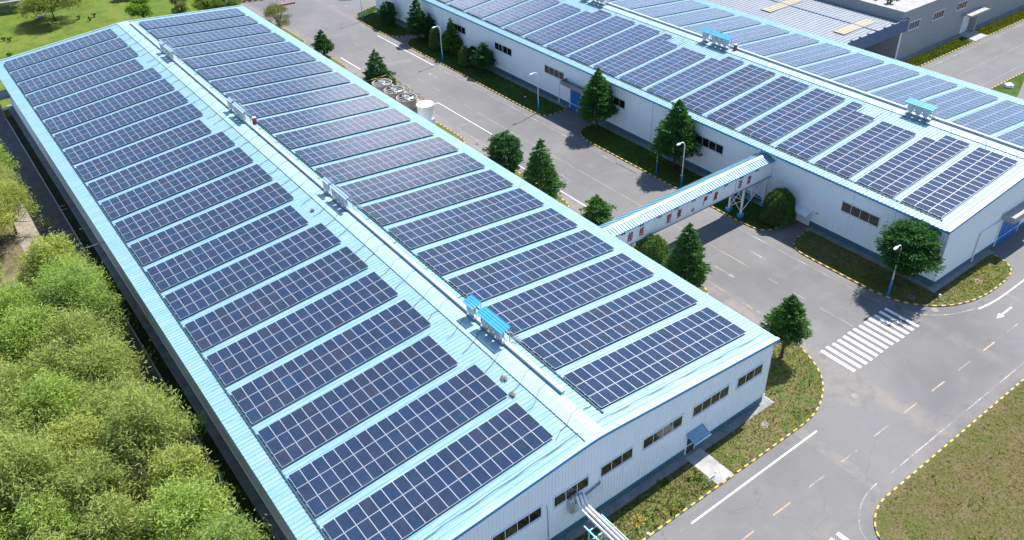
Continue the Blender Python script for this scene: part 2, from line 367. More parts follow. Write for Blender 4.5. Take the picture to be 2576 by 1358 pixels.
g = MB(); g.quad([(-27.75, 1, .009), (-24.2, 1, .009), (-24.2, 136, .009), (-27.75, 136, .009)]); structure(g, 'shade_strip_beside_grove', 'shade_strip')  # dark sheet painting the warehouse's shade onto the beige path
g = MB(); g.box(-24.15, 1, 0, -24.0, 128, .13)
for y in (56.0, 86.7): g.box(-24.0, y-.7, 0, -23.3, y-.55, .12); g.box(-24.0, y+.55, 0, -23.3, y+.7, .12); g.box(-24.15, y-.55, .0, -23.4, y+.55, .02)
structure(g, 'kerb', 'kerb_w')
g = MB(); g.box(-23.998, 1, 0, -22.95, 126, .09); structure(g, 'shaded_verge', 'grass_shade')

def chaikin(p, n=2):
    for _ in range(n):
        q = [p[0]]
        for a, b in zip(p, p[1:]): q += [(a[0]*.75+b[0]*.25, a[1]*.75+b[1]*.25), (a[0]*.25+b[0]*.75, a[1]*.25+b[1]*.75)]
        p = q+[p[-1]]
    return p
def resample(p, step):
    out = [p[0]]; acc = 0
    for a, b in zip(p, p[1:]):
        d = math.hypot(b[0]-a[0], b[1]-a[1]); t = step-acc
        while t <= d: out.append((a[0]+(b[0]-a[0])*t/d, a[1]+(b[1]-a[1])*t/d)); t += step
        acc = d-(t-step)
    return out
KERB = MB()
def kerb(pts, w=.15, h=.13, side=1, step=.5):
    p = resample(pts, step)
    L = []; Rr = []
    for k, q in enumerate(p):
        a, b = p[max(k-1, 0)], p[min(k+1, len(p)-1)]; dx, dy = b[0]-a[0], b[1]-a[1]; l = math.hypot(dx, dy) or 1
        nx, ny = -dy/l*side, dx/l*side; L.append(q); Rr.append((q[0]+nx*w, q[1]+ny*w))
    for k in range(len(p)-1):
        j = R.uniform(-.004, .004); z1 = h+j; mi = k % 2
        poly = [L[k], L[k+1], Rr[k+1], Rr[k]]
        # leave 1.5 cm joints so blocks read as blocks
        cx_ = sum(q[0] for q in poly)/4; cy_ = sum(q[1] for q in poly)/4
        poly = [(cx_+(q[0]-cx_)*.985, cy_+(q[1]-cy_)*.985) for q in poly]
        KERB.prism(poly, 0, z1, mi)
def inset(pts, w, side):
    out = []
    for k, q in enumerate(pts):
        a, b = pts[max(k-1, 0)], pts[min(k+1, len(pts)-1)]; dx, dy = b[0]-a[0], b[1]-a[1]; l = math.hypot(dx, dy) or 1
        out.append((q[0]-dy/l*side*w, q[1]+dx/l*side*w))
    return out
VERGES = {}
def verge(name, outer, inner, mat, side, z=.10):
    outer = chaikin(outer, 2); kerb(outer, side=side)
    poly = inset(outer, .10, side)+inner
    g = MB(); g.prism(poly, 0, z); structure(g, name, mat); VERGES[name] = (poly, z)
# around warehouse B (inner edge = apron edge x 51.3)
verge('front_corner_verge', [(51.3, 16.66), (49.9, 16.66), (48.3, 16.5), (47.1, 15.9), (46.5, 15.0), (46.22, 13.8), (46.2, 10.4), (46.2, 6.2), (46.22, 4.4), (46.4, 3.0), (46.7, 1.5), (47.2, .3), (48, -.9), (49.1, -2.05), (50.1, -2.8), (51.4, -3.55), (53.3, -4.2), (55.4, -4.55), (57.8, -4.62), (59.7, -4.55), (61, -4.4), (62.2, -4.0), (63, -3.4), (63.5, -2.6), (63.8, -1.7), (63.85, -.7)],
      [(63.8, -.66), (51.3, -.66)], 'grass_front', 1)
verge('bridge_verge', [(51.3, 58.0), (50.0, 58.0), (48.6, 57.95), (47.4, 57.3), (46.7, 56.1), (46.3, 54.4), (46.2, 52), (46.2, 40), (46.15, 30), (46.15, 23), (46.3, 21.4), (46.9, 20.25), (47.6, 19.75), (49.4, 19.45), (51.3, 19.35)], [], 'grass_green', 1)
verge('lamp_verge', [(51.3, 111.4), (48.7, 111.3), (47, 109.9), (46.4, 108.2), (46.25, 105), (46.4, 96), (46.45, 88), (46.3, 76), (46.25, 70), (46.4, 66.9), (46.8, 65.5), (47.8, 65.1), (49.3, 64.9), (51.3, 65.1)], [], 'grass_green', 1)
verge('far_verge', [(56, 135.3), (53.8, 134.9), (51.9, 134.4), (49.5, 133.6), (47.9, 132.7), (46.9, 130.7), (46.3, 127.8), (46.15, 124), (46.1, 119), (46.5, 115.9), (47.9, 114.0), (49.6, 113.5), (51.3, 113.4)], [(51.3, 131.2), (56, 131.2)], 'grass_green', 1)
# along warehouse A (inner edge x 23.1)
def averge(name, y0, y1, mat='grass_front'):
    verge(name, [(25, y1), (29.5, y1), (31.2, y1-.3), (31.9, y1-1.3), (32.05, y1-2.5), (32.05, y0+2.5), (31.9, y0+1.3), (31.2, y0+.3), (29.5, y0), (25, y0)], [], mat, -1)
averge('road_verge', 15.0, 31.5); averge('road_verge', 40.2, 58); averge('road_verge', 65.5, 77.2); averge('road_verge', 105.3, 116.5); averge('road_verge', 123.4, 138)
verge('near_corner_verge', [(25, 6.5), (30, 6.4), (31.5, 5.8), (32.1, 4.6), (32.05, 3.6), (31.8, 2.7), (31.5, 1.8), (31.1, .8), (30.5, -.3), (29.8, -1.25), (29.05, -2), (28.2, -2.65), (27.1, -3.3), (26, -3.75), (25, -4.05), (24.1, -4.22), (23.1, -4.31), (20, -4.31), (12.95, -4.31)], [(12.95, -.64), (23.05, -.64), (23.05, 6.4)], 'grass_front', -1)
kerb([(12.9, -4.31), (10.9, -4.31)], side=-1)
verge('front_verge', [(10.9, -4.31), (-60, -4.31)], [(-60, -.64), (10.9, -.64)], 'grass_front', -1)
verge('lawn', [(230, -14), (22.4, -14), (21.2, -14), (20.1, -14.1), (19.1, -14.45), (18.2, -14.95), (17.45, -15.6), (17.0, -16.3), (16.85, -17.3), (16.85, -80)], [(230, -80)], 'grass_lawn', 1)
# beyond warehouse B
verge('yard_verge', [(93, 37.45), (128.7, 37.45)], [(129.2, 38.9), (130.0, 40.4), (93, 40.4)], 'grass_green', 1)
verge('yard_verge', [(133.4, 37.45), (190, 37.45)], [(190, 40.4), (134, 40.4)], 'grass_green', 1)
verge('yard_lawn', [(190, 24.5), (93, 24.5)], [(93, 17.0), (107, 18.8), (118.5, 22.9), (190, 23.2)], 'grass_green', 1)
tag(KERB.build('kerb', ['kerb_y', 'kerb_k']), kind='structure')
# aprons and slabs
g = MB(); g.box(-23.05, -.64, 0, 23.05, .6, .12); g.box(22, .6, 0, 23.05, 131.6, .12); g.box(-22.95, .6, 0, -22, 131.6, .12); g.box(51.3, -.66, 0, 64.4, .5, .12)
g.box(51.3, .5, 0, 52.6, 17.0, .12); g.box(51.3, 19.3, 0, 52.6, 58.6, .12); g.box(51.3, 65.2, 0, 52.6, 111, .12); g.box(51.3, 113.4, 0, 52.6, 131.6, .12); g.box(93, 40.4, 0, 190, 42, .10)
structure(g, 'apron', 'concrete_d')
g = MB(); g.quad([(10.9, -4.14, .126), (12.95, -4.14, .126), (12.95, -.2, .126), (10.9, -.2, .126)]); g.box(10.9, -4.14, 0, 12.95, -.64, .122); g.box(22.9, -.63, 0, 23.04, .6, .123)
g.prism([(129.0, 37.45), (133.4, 37.45), (134, 41.5), (130.0, 41.5)], 0, .13)
structure(g, 'path', 'concrete')
g = MB(); g.quad([(21.15, -13.85, .003), (22.4, -13.85, .003), (22.45, -4.35, .003), (21.2, -4.35, .003)])
g.quad([(30.4+2.7*math.cos(a)*(1+.06*math.sin(5*a)), -3.9+2.5*math.sin(a)*(1+.05*math.cos(4*a)), .003) for a in [2*math.pi*k/28 for k in range(28)] ])
g.quad([(57, -12.9, .003), (57.8, -12.9, .003), (57.8, -5.2, .003), (57, -5.2, .003)]); g.quad([(33.5, 104, .003), (44, 101, .003), (44.1, 102.2, .003), (33.5, 105.3, .003)])
structure(g, 'road_patch', 'patch')
# markings
W, W2, Y, Y2 = MB(), MB(), MB(), MB()
def strip(mb, pts, w, z=.006):
    pts = [Vector((p[0], p[1], 0)) for p in pts]
    L = []
    for k, p in enumerate(pts):
        d = (pts[min(k+1, len(pts)-1)]-pts[max(k-1, 0)]).normalized(); n = Vector((-d.y, d.x, 0))*w/2; L.append((p+n, p-n))
    for (a, b), (c_, d) in zip(L, L[1:]): mb.quad([(a.x, a.y, z), (b.x, b.y, z), (d.x, d.y, z), (c_.x, c_.y, z)])
for k in range(13):
    x = 33.15+k*.955; strip(W, [(x, 1.28+R.uniform(-.05, .05)), (x-.03, -2.85+R.uniform(-.05, .05))], .42)
for k in range(6): strip(W, [(14.9-k*.95, -13.72), (14.9-k*.95, -17.6)], .42)
strip(W, [(23.2, -5.52), (6.1, -5.52)], .17); strip(W2, [(5.3, -5.52), (4.6, -5.52)], .17); strip(W2, [(4.0, -5.52), (-30, -5.52)], .17)
strip(W2, [(90, -12.85), (24, -12.8)], .11); strip(W2, chaikin([(22.1, -12.7), (20.5, -12.76), (18.8, -13.25), (17.5, -14), (16.5, -14.9), (15.9, -16.4), (15.8, -19)], 2), .12)
for k in range(-8, 40):
    x = 12.1+4.86*k+R.uniform(-.06, .06); strip(Y, [(x, -9.28), (x+2.35, -9.30)], .15)
strip(W2, [(44.9, 118), (44.9, 4.0)], .13); strip(W, [(44.9, 46), (44.9, 41.5)], .15); strip(W, [(44.9, 118), (44.9, 96)], .14, .007)
strip(W2, chaikin([(44.9, 4), (45.3, 1.5), (46.4, -1.6), (48.4, -3.5), (51.1, -4.75), (55.2, -5.75), (61.6, -5.75), (110, -5.7)], 3), .15)
strip(W, chaikin([(52.5, -5.3), (55.2, -5.75), (61.6, -5.75), (64, -5.7), (110, -5.7)], 2), .15, .007)
strip(W, [(33.4, 60), (33.35, 27.5)], .14); strip(W2, [(33.3, 20), (33.2, 13.6)], .12); strip(W2, [(33.2, 13.0), (33.2, 10.6)], .14); strip(W2, [(33.2, 9.9), (33.1, 6)], .12)
strip(W2, chaikin([(33.0, 3.2), (32.8, 1.3), (32.2, -.2), (31.6, -1.6)], 2), .14)
strip(W, [(33.4, 112), (33.4, 104)], .14); strip(W2, [(33.4, 130), (33.4, 124)], .14); strip(W2, [(33.45, 104), (33.4, 60)], .12)
strip(W, [(36.4, 81.7), (36.4, 62)], .11, .007); strip(W2, [(36.4, 62), (36.4, 46.2)], .11, .007); strip(W, [(36.4, 81.65), (33.4, 81.65)], .13, .008)
for y in (71.6, 46.2): strip(W2, [(36.4, y), (33.4, y)], .10, .008)
strip(Y2, [(39.25, 74), (39.2, 15.8)], .13); strip(Y, [(39.2, 24), (39.2, 16)], .10, .007)
for a, b in ((13.3, 11.8), (9.6, 7.8), (5.9, 1.6)): strip(Y2 if a < 9 or a > 10 else Y, [(39.15, a), (39.15, b)], .14)
for a in range(118, 74, -5): strip(Y2, [(39.3, a), (39.3, a-2.4)], .13)
strip(W2, [(110, 36.3), (190, 36.5)], .13); strip(W2, [(93, 26.2), (190, 26.2)], .11); strip(W2, [(100, 31.1), (190, 31.1)], .10)
def arrow(mb, x, y, ang, L=2.9):
    ca, sa = math.cos(ang), math.sin(ang)
    T = lambda p: (x+p[0]*ca-p[1]*sa, y+p[0]*sa+p[1]*ca, .0065)
    mb.quad([T(p) for p in ((-L/2, -.09), (L/2-1.0, -.09), (L/2-1.0, .09), (-L/2, .09))]); mb.quad([T(p) for p in ((L/2-1.0, -.33), (L/2, 0), (L/2-1.0, .33))])
for x, y, a, mb in ((42.2, 92.4, math.pi/2, W2), (36.4, 92.5, -math.pi/2, W2), (42.0, 17.3, math.pi/2, W2), (36.2, 17.3, -math.pi/2, W2), (54.0, -7.4, math.pi, W)): arrow(mb, x, y, a, 3.2)
for mb, mt in ((W, 'white'), (W2, 'white2'), (Y, 'yellow'), (Y2, 'yellow2')): structure(mb, 'road_marking', mt)

# ---------------------------------------------------------------- warehouses
def zroof(w, x):      # height of the roof sheet at world x
    d = abs(x-w['xc']); d = math.sqrt(d*d+.5)-.25 if d < 6 else d
    return w['H']+w['R']*(1-d/w['W'])
WA = dict(xc=0., W=22.79, y0=0., L=131.0, H=8.01, R=1.94, in_=.64, iy=.19, zp=1.13)
WB = dict(xc=71.40, W=19.84, y0=-.1, L=131.5, H=7.97, R=1.85, in_=.65, iy=.2, zp=.95)
def warehouse(w, label, roofmat, rib, rh=.075):
    t = thing('warehouse', (w['xc'], w['y0'], 0), label, 'warehouse', 'blue roofed warehouses')
    xl, xr = w['xc']-w['W'], w['xc']+w['W']; y0, y1 = w['y0'], w['y0']+w['L']
    # roof sheet with real ribs
    xs = [xl, xl+w['W']*.5]+[w['xc']+d for d in (-6, -3.5, -1.8, -.8, 0, .8, 1.8, 3.5, 6)]+[xr-w['W']*.5, xr]
    ys = []; n = int(w['L']/rib)
    pit = w['L']/n
    for k in range(n): a = y0+k*pit; ys += [(a, 0), (a+pit*.66, 0), (a+pit*.74, rh), (a+pit*.90, rh), (a+pit*.98, 0)]
    ys.append((y1, 0))
    mb = MB()
    for y, dz in ys:
        for x in xs: mb.v.append((x, y, zroof(w, x)+dz))
    nx = len(xs)
    for k in range(len(ys)-1):
        for i in range(nx-1): a = k*nx+i; mb.f.append((a, a+1, a+nx+1, a+nx)); mb.m.append(0)
    mb.build('roof', roofmat, t)
    # fascia: gable boards and eave trim under the sheet
    fb = MB()
    for i in range(nx-1):
        a, b = xs[i], xs[i+1]; za, zb = zroof(w, a), zroof(w, b)
        for yy, ye in ((y0-.03, y0+.10), (y1-.10, y1+.03)):
            p = [(a, yy, za-.24), (b, yy, zb-.24), (b, yy, zb+.09), (a, yy, za+.09)]; q = [(v[0], ye, v[2]) for v in p]
            fb.quad(p); fb.quad(q[::-1]); fb.quad([p[3], p[2], q[2], q[3]]); fb.quad([p[1], p[0], q[0], q[1]])
    for x in (xl, xr): d = .09 if x == xl else -.09; fb.box(min(x, x+d), y0+.11, w['H']-.27, max(x, x+d), y1-.11, w['H']-.005)
    fb.build('fascia', 'fascia', t)
    cb = MB()          # bright edge flashing on the gables
    for i in range(nx-1):
        a, b = xs[i], xs[i+1]; za, zb = zroof(w, a)+.094, zroof(w, b)+.094
        for ya, yb in ((y0-.02, y0+.34), (y1-.34, y1+.02)): cb.quad([(a, ya, za), (b, ya, zb), (b, yb, zb), (a, yb, za)])
    for xa, xb in ((-1.0, 0), (0, 1.0)):
        a, b = w['xc']+xa, w['xc']+xb; za, zb = zroof(w, a)+.10, zroof(w, b)+.10
        if xa < 0: zb = zroof(w, w['xc'])+.13
        else: za = zroof(w, w['xc'])+.13
        cb.quad([(a, y0+.35, za), (b, y0+.35, zb), (b, y1-.35, zb), (a, y1-.35, za)])
    cb.build('ridge_flashing', 'cap', t)
    # walls
    xa, xb, ya, yb = xl+w['in_'], xr-w['in_'], y0+w['iy'], y1-w['iy']
    wb = MB(); wp = .34; dp = .045
    def run(p0, p1, nrm, top):
        L = math.hypot(p1[0]-p0[0], p1[1]-p0[1]); m = int(L/wp); dx, dy = (p1[0]-p0[0])/L, (p1[1]-p0[1])/L
        seq = []
        for k in range(m): a = k*L/m; q = L/m; seq += [(a, 0), (a+q*.55, 0), (a+q*.64, dp), (a+q*.88, dp), (a+q*.97, 0)]
        seq.append((L, 0))
        P = [(p0[0]+dx*s_+nrm[0]*d, p0[1]+dy*s_+nrm[1]*d) for s_, d in seq]
        for a, b in zip(P, P[1:]): wb.quad([(a[0], a[1], w['zp']), (b[0], b[1], w['zp']), (b[0], b[1], top(b[0])), (a[0], a[1], top(a[0]))])
    eave = lambda x: w['H']-.03
    run((xa, ya), (xb, ya), (0, -1), lambda x: zroof(w, x)-.05); run((xb, yb), (xa, yb), (0, 1), lambda x: zroof(w, x)-.05)
    run((xa, yb), (xa, ya), (-1, 0), eave); run((xb, ya), (xb, yb), (1, 0), eave)
    wb.build('wall', 'clad', t)
    pb = MB(); pb.box(xa+.02, ya+.02, 0, xb-.02, yb-.02, w['zp']-.01); pb.build('plinth', 'plinth', t)
    tb = MB()
    tb.box(xa-.10, ya-.10, w['zp']-.03, xb+.10, ya+.01, w['zp']+.07); tb.box(xa-.10, yb-.01, w['zp']-.03, xb+.10, yb+.10, w['zp']+.07)
    tb.box(xa-.10, ya+.012, w['zp']-.03, xa+.01, yb-.012, w['zp']+.07); tb.box(xb-.01, ya+.012, w['zp']-.03, xb+.10, yb-.012, w['zp']+.07)
    for x in (xa, xb): tb.box(x-.06, ya-.055, w['zp']+.072, x+.06, ya+.06, w['H']-.3)
    tb.build('wall_trim', 'trim', t)
    return t, (xa, xb, ya, yb)
ta, A = warehouse(WA, 'nearer long white warehouse with sky blue gabled roof between grove and road', 'roof', .46, .045)
tb_, B = warehouse(WB, 'farther white warehouse with pale blue ribbed roof across the road', 'roof_b', .50)
def window(t, ax, c0, u0, u1, z0, z1, n, out):
    # ax 'x': the window lies in a plane y=c0 spanning x; 'y': in a plane x=c0 spanning y ; out = outward sign
    def bx(mb, ua, ub, za, zb, d0, d1):
        d0, d1 = sorted((c0+out*d0, c0+out*d1))
        if ax == 'x': mb.box(ua, d0, za, ub, d1, zb)
        else: mb.box(d0, ua, za, d1, ub, zb)
    cu = (u0+u1)/2
    gb = MB(); bx(gb, u0, u1, z0, z1, .03, .062)
    w_ = gb.build('window', 'glass', t)
    fb = MB(); f = .055
    bx(fb, u0-f, u1+f, z1, z1+f, .0, .10); bx(fb, u0-f, u1+f, z0-f, z0, .0, .10); bx(fb, u0-f, u0, z0, z1, .0, .09); bx(fb, u1, u1+f, z0, z1, .0, .09)
    for k in range(1, n): u = u0+(u1-u0)*k/n; bx(fb, u-.022, u+.022, z0, z1, .0, .08)
    fb2 = fb
    w_2 = fb2.build('frame', 'frame', None); w_2.parent = w_; w_2.location = (0, 0, 0)
    o = world_loc(t)
    for v in w_2.data.vertices: v.co -= o
    sb = MB(); bx(sb, u0-.14, u1+.14, z1+.10, z1+.14, .0, .14); bx(sb, u0-.10, u1+.10, z0-.13, z0-.075, .0, .18)
    sb_ = sb.build('flashing', 'trim', None); sb_.parent = w_
    for v in sb_.data.vertices: v.co -= o
for u0, u1, n in ((17.53, 21.0, 3), (11.6, 16.27, 4), (5.47, 10.18, 4), (.6, 4.15, 3), (-4.4, -.8, 3), (-10.5, -5.78, 4), (-16.3, -11.6, 4), (-21, -17.5, 3)):
    window(ta, 'x', A[2], u0, u1, 4.78, 5.93, n, -1)
for y in (8.3, 37.6-5.1, 52.2, 66.9, 81.35, 95.95): window(tb_, 'y', B[0], y, y+5.05, 4.34, 5.58, 4, -1)
for y in (8, 22, 37, 52, 66, 81, 96, 110): window(ta, 'y', A[0], y, y+4.6, 4.8, 5.9, 4, -1)
def at(mb, name, mat, t, **k):   # part whose mesh is written in world coordinates
    return mb.build(name, mat, t, **k)
# entrance of the nearer warehouse: door, lean-to canopy
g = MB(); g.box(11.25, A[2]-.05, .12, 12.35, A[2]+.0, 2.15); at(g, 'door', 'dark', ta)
g = MB(); g.box(11.15, A[2]-.09, .12, 11.25, A[2]+.02, 2.25); g.box(12.35, A[2]-.09, .12, 12.45, A[2]+.02, 2.25); g.box(11.25, A[2]-.09, 2.15, 12.35, A[2]+.02, 2.25); at(g, 'door_frame', 'trim', ta)
g = MB()
yo, yi, zo, zi = -.95, A[2]-.02, 2.42, 2.92
for k in range(7):
    a, b = 11.1+k*.3, 11.1+(k+1)*.3
    g.quad([(a, yo, zo), (b-.06, yo, zo), (b-.06, yi, zi), (a, yi, zi)]); g.quad([(b-.06, yo, zo+.03), (b, yo, zo+.03), (b, yi, zi+.03), (b-.06, yi, zi+.03)])
g.box(11.08, yo-.03, zo-.20, 13.22, yo, zo+.03); g.quad([(11.1, yo, zo-.15), (11.1, yo, zo), (11.1, yi, zi), (11.1, yi, zi-.2)]); g.quad([(13.2, yi, zi-.2), (13.2, yi, zi), (13.2, yo, zo), (13.2, yo, zo-.15)])
at(g, 'entrance_canopy', 'door_canopy', ta)
g = MB(); g.tube([(-5.2, A[2]-.06, 5.6), (-5.1, A[2]-.06, 4.6), (-5.05, A[2]-.06, 1.2)], .022); at(g, 'wall_cable', 'cable', ta)
g = MB(); g.box(3.2, A[2]-.06, 3.3, 3.85, A[2]-.02, 4.1); at(g, 'access_panel', 'clad', ta)
# far warehouse: small door with canopy, blue gate with concrete canopy, gable gate
g = MB(); g.box(B[0]-.06, 17.3, .05, B[0]+.0, 19.45, 1.95); at(g, 'door', 'door', tb_)
g = MB(); g.quad([(B[0]-1.3, 17.1, 2.12), (B[0]-1.3, 19.7, 2.12), (B[0]-.03, 19.7, 2.45), (B[0]-.03, 17.1, 2.45)][::-1]); g.box(B[0]-1.32, 17.1, 1.92, B[0]-1.28, 19.7, 2.14)
for y in (17.2, 18.05, 18.9, 19.6): g.box(B[0]-1.28, y-.02, 2.13, B[0]-.1, y+.02, 2.16)
at(g, 'door_canopy', 'trim', tb_)
g = MB(); g.box(B[0]-.07, 60.9, .05, B[0]+.01, 65.1, 3.78)
for y in (62.0, 63.0, 64.05): g.box(B[0]-.10, y-.03, .05, B[0]-.072, y+.03, 3.78)
at(g, 'gate', 'gate', tb_)
g = MB(); g.box(B[0]-1.35, 60.3, 4.35, B[0]+.02, 66.1, 4.62); g.box(B[0]-1.40, 60.25, 4.3, B[0]-1.352, 66.15, 5.0); g.box(B[0]-1.35, 66.052, 4.62, B[0]+.02, 66.1, 5.05); g.box(B[0]-1.35, 60.3, 4.62, B[0]+.02, 60.348, 5.05)
at(g, 'gate_canopy', 'concrete_d', tb_)
g = MB(); g.box(B[0]-.12, 65.2, .1, B[0]+.02, 65.32, 4.3); g.box(B[0]-.16, 66.4, 4.05, B[0]+.02, 69.5, 4.2); g.box(B[0]-.14, 68.0, .12, B[0]-.02, 68.14, 4.05); at(g, 'gate_rail', 'trim', tb_)
g = MB(); g.box(65.55, B[2]-.09, .06, 70.9, B[2]+.01, 4.45)
for x in (66.9, 68.2, 69.6): g.box(x-.03, B[2]-.12, .06, x+.03, B[2]-.092, 4.45)
at(g, 'gate', 'gate', tb_)
g = MB(); g.box(64.9, B[2]-1.5, 4.25, 72.2, B[2]+.02, 4.45); g.box(64.9, B[2]-1.55, 4.2, 72.2, B[2]-1.502, 5.05); g.box(64.9, B[2]-1.5, 4.45, 64.95, B[2]+.02, 5.02); g.box(64.95, B[2]-1.5, 4.5, 72.2, B[2]-.02, 4.8)
at(g, 'gate_canopy', 'concrete', tb_)
g = MB(); g.box(60.2, B[2]-.28, 4.12, 65.5, B[2]-.04, 4.28); g.box(60.2, B[2]-.20, .12, 60.34, B[2]-.08, 4.12); g.box(65.42, B[2]-.16, .1, 65.52, B[2]-.02, 4.1); g.box(71.0, B[2]-.14, .05, 71.08, B[2]-.04, 4.2)
at(g, 'gate_rail', 'trim', tb_)
g = MB()
for y, m in ((46.3, 0), (12.1, 0), (84.2, 0), (104, 0)): g.tube([(B[0]-.06, y, 7.6), (B[0]-.06, y, 1.1)], .035)
at(g, 'downpipe', 'trim', tb_)
g = MB(); g.box(B[0]-.06, 16.35, 2.2, B[0]-.02, 16.7, 2.45); at(g, 'hazard_sign', 'yel', tb_)

# cable tray boxes along the ridges
def tray(w, xoff, y0, y1, label):
    t = thing('cable_tray', (w['xc']+xoff, y0, zroof(w, w['xc']+xoff)), label, 'cable tray', 'ridge cable trays')
    x = w['xc']+xoff; z = zroof(w, x)+.13
    g = MB(); g.box(x-.17, y0, z, x+.20, y1, z+.28); g.build('trunking', 'tray', t)
    g = MB(); g.box(x-.19, y0-.02, z+.282, x+.22, y1, z+.30); g.build('lid', 'lid', t)
    g = MB(); k = y0+.4
    while k < y1: g.box(x-.24, k, z-.06, x+.32, k+.08, z-.002); k += 1.5
    g.build('bracket', 'steel', t)
tray(WA, 1.05, 5.6, 128.9, 'long pale trunking along the ridge of the nearer warehouse')
tray(WB, .85, 3.0, 128.9, 'long pale trunking along the ridge of the farther warehouse')

# ---------------------------------------------------------------- solar arrays
def module_mesh(w, d):
    mb = MB(); fr = .022; z0, z1 = -.018, .018
    mb.box(0, 0, z0, w, d, z1-.004, 0)
    def top(x0, y0, x1, y1, z, mi): return mb.quad([(x0, y0, z), (x1, y0, z), (x1, y1, z), (x0, y1, z)], mi)
    for q in ((0, 0, w, fr), (0, d-fr, w, d), (0, fr, fr, d-fr), (w-fr, fr, w, d-fr)): top(*q, z1, 0)
    fi = top(fr, fr, w-fr, d-fr, z1-.003, 1)
    me = bpy.data.meshes.new('solar_module'); me.from_pydata(mb.v, [], mb.f)
    me.materials.append(MAT['alu']); me.materials.append(MAT['cells']); me.polygons.foreach_set('material_index', mb.m)
    uv = me.uv_layers.new(name='UVMap'); p = me.polygons[fi]
    for li, c_ in zip(p.loop_indices, ((0, 0), (1, 0), (1, 1), (0, 1))): uv.data[li].uv = c_
    return me
PD = 5.0/3
frames = {}
def frame_mesh(n, pitch):
    key = (n, round(pitch, 4))
    if key not in frames:
        g = MB(); L = n*pitch
        for r in range(3):
            for o in (.38, 1.25): g.box(-.06, r*PD+o-.022, -.075, L+.04, r*PD+o+.022, -.022)
        k = .35
        while k < L:
            for y in (.2, 2.5, 4.8): g.box(k-.025, y-.025, -.17, k+.025, y+.025, -.076)
            k += 2.03
        me = bpy.data.meshes.new('mounting_frame'); me.from_pydata(g.v, [], g.f); me.materials.append(MAT['alu']); frames[key] = me
    return frames[key]
HUES = [(.0056, .0165, .0460), (.0066, .0165, .0420), (.0086, .0155, .0380), (.0118, .0160, .0350), (.0056, .0240, .0580)]
def solar_array(w, side, x0, n, pitch, y, label, rows=None, tint=1., group='', bias=0., shift=(0, 0, 0)):
    sl_ = w['R']/w['W']; ang = math.atan(sl_)
    z = zroof(w, x0)+.235
    t = thing('solar_array', (x0, y, z), label, 'solar array', group)
    t.rotation_euler = (0, -ang if side < 0 else ang, 0)
    pitch = pitch/math.cos(ang)
    fo = bpy.data.objects.new('mounting_frame', frame_mesh(n, pitch)); COL.objects.link(fo); fo.parent = t
    me = MOD[round(pitch, 4)]
    h0 = R.random()
    for r in range(3):
        cnt = rows[r] if rows else n
        for k in range(cnt):
            o = bpy.data.objects.new('solar_module', me); o.parent = t
            o.location = (k*pitch+.012, r*PD+.012, R.uniform(-.002, .002)); o.rotation_euler = (R.gauss(0, .0016), R.gauss(0, .0016), 0)
            q = R.random()*.75+h0*.25+bias
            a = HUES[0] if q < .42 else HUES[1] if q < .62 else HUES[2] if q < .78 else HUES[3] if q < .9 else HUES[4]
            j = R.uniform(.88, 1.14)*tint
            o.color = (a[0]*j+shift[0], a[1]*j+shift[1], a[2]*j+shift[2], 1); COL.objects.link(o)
    return t
MOD = {}
def prep(w, p):
    pp = p/math.cos(math.atan(w['R']/w['W'])); MOD[round(pp, 4)] = module_mesh(pp-.020, PD-.036)
PAL, PAR, PBL, PBR = 18.24/18, 18.39/18, 16.1/16, 16.3/16
for w_, p_ in ((WA, PAL), (WA, PAR), (WB, PBL), (WB, PBR)): prep(w_, p_)
for k in range(21):
    y = 2.304+6.0756*k; short = k in (2, 7, 12, 17)
    solar_array(WA, -1, -20.88, 17 if short else 18, PAL, y-.0, f"{ORD[k]} solar array from the front gable on the nearer warehouse's grove side slope", group='solar arrays on the grove side slope')
    solar_array(WA, 1, 2.42, 18, PAR, y, f"{ORD[k]} solar array from the front gable on the nearer warehouse's road side slope", group='solar arrays on the road side slope')
for k in range(18):
    y = 1.875+5.9963*k
    m = k % 5; rows = None; n = 16
    if k in (2, 8, 13): n = 14
    elif k in (3, 9, 14): rows = (14, 14, 16)
    elif k in (1, 7, 12): rows = (16, 16, 14)
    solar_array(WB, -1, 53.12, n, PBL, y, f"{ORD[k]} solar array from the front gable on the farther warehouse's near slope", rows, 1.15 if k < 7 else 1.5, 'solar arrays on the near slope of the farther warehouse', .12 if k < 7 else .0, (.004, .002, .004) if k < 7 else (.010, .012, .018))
    if k < 16: solar_array(WB, 1, 71.95, 16, PBR, y, f"{ORD[k]} solar array from the front gable on the farther warehouse's far slope", None, 1.25, 'solar arrays on the far slope of the farther warehouse', .12, (.006, .004, .004))

# roof cables
def roof_cable(w, pts, label, grp, r=.028):
    P = [(x, y, zroof(w, x)+.11+dz) for x, y, dz in pts]
    o = MB().tube(P, r, 5).build('power_cable', 'cable'); tag(o, label, 'cable', grp)
for k in range(40):
    y = 3.4+3.1*k+R.uniform(-.5, .5)
    roof_cable(WA, [(.85, y+.5, .02), (.1, y+.35, .02), (-.35, y+.1+R.uniform(-.1, .1), .02), (-1.0, y-.35, .0), (-1.8, y-.7+R.uniform(-.3, .3), 0), (-2.7, y-1.0, 0)], 'thin dark cable from ridge trunking down to the grove side arrays', 'cables on the grove side of the ridge')
    if k % 2 == 0: roof_cable(WA, [(1.2, y+.2, .02), (1.8, y+.1, 0), (2.5, y+.35, .0)], 'short dark cable from ridge trunking to the road side arrays', 'cables on the road side of the ridge')
for k in range(24):
    y = 3.0+4.2*k+R.uniform(-.6, .6)
    roof_cable(WB, [(72.0, y+.5, .02), (71.2, y+.5, .02), (70.8, y, .02), (69.3, y-.6, 0)], "thin dark cable from the farther warehouse's ridge trunking to its near slope arrays", 'cables on the farther roof')
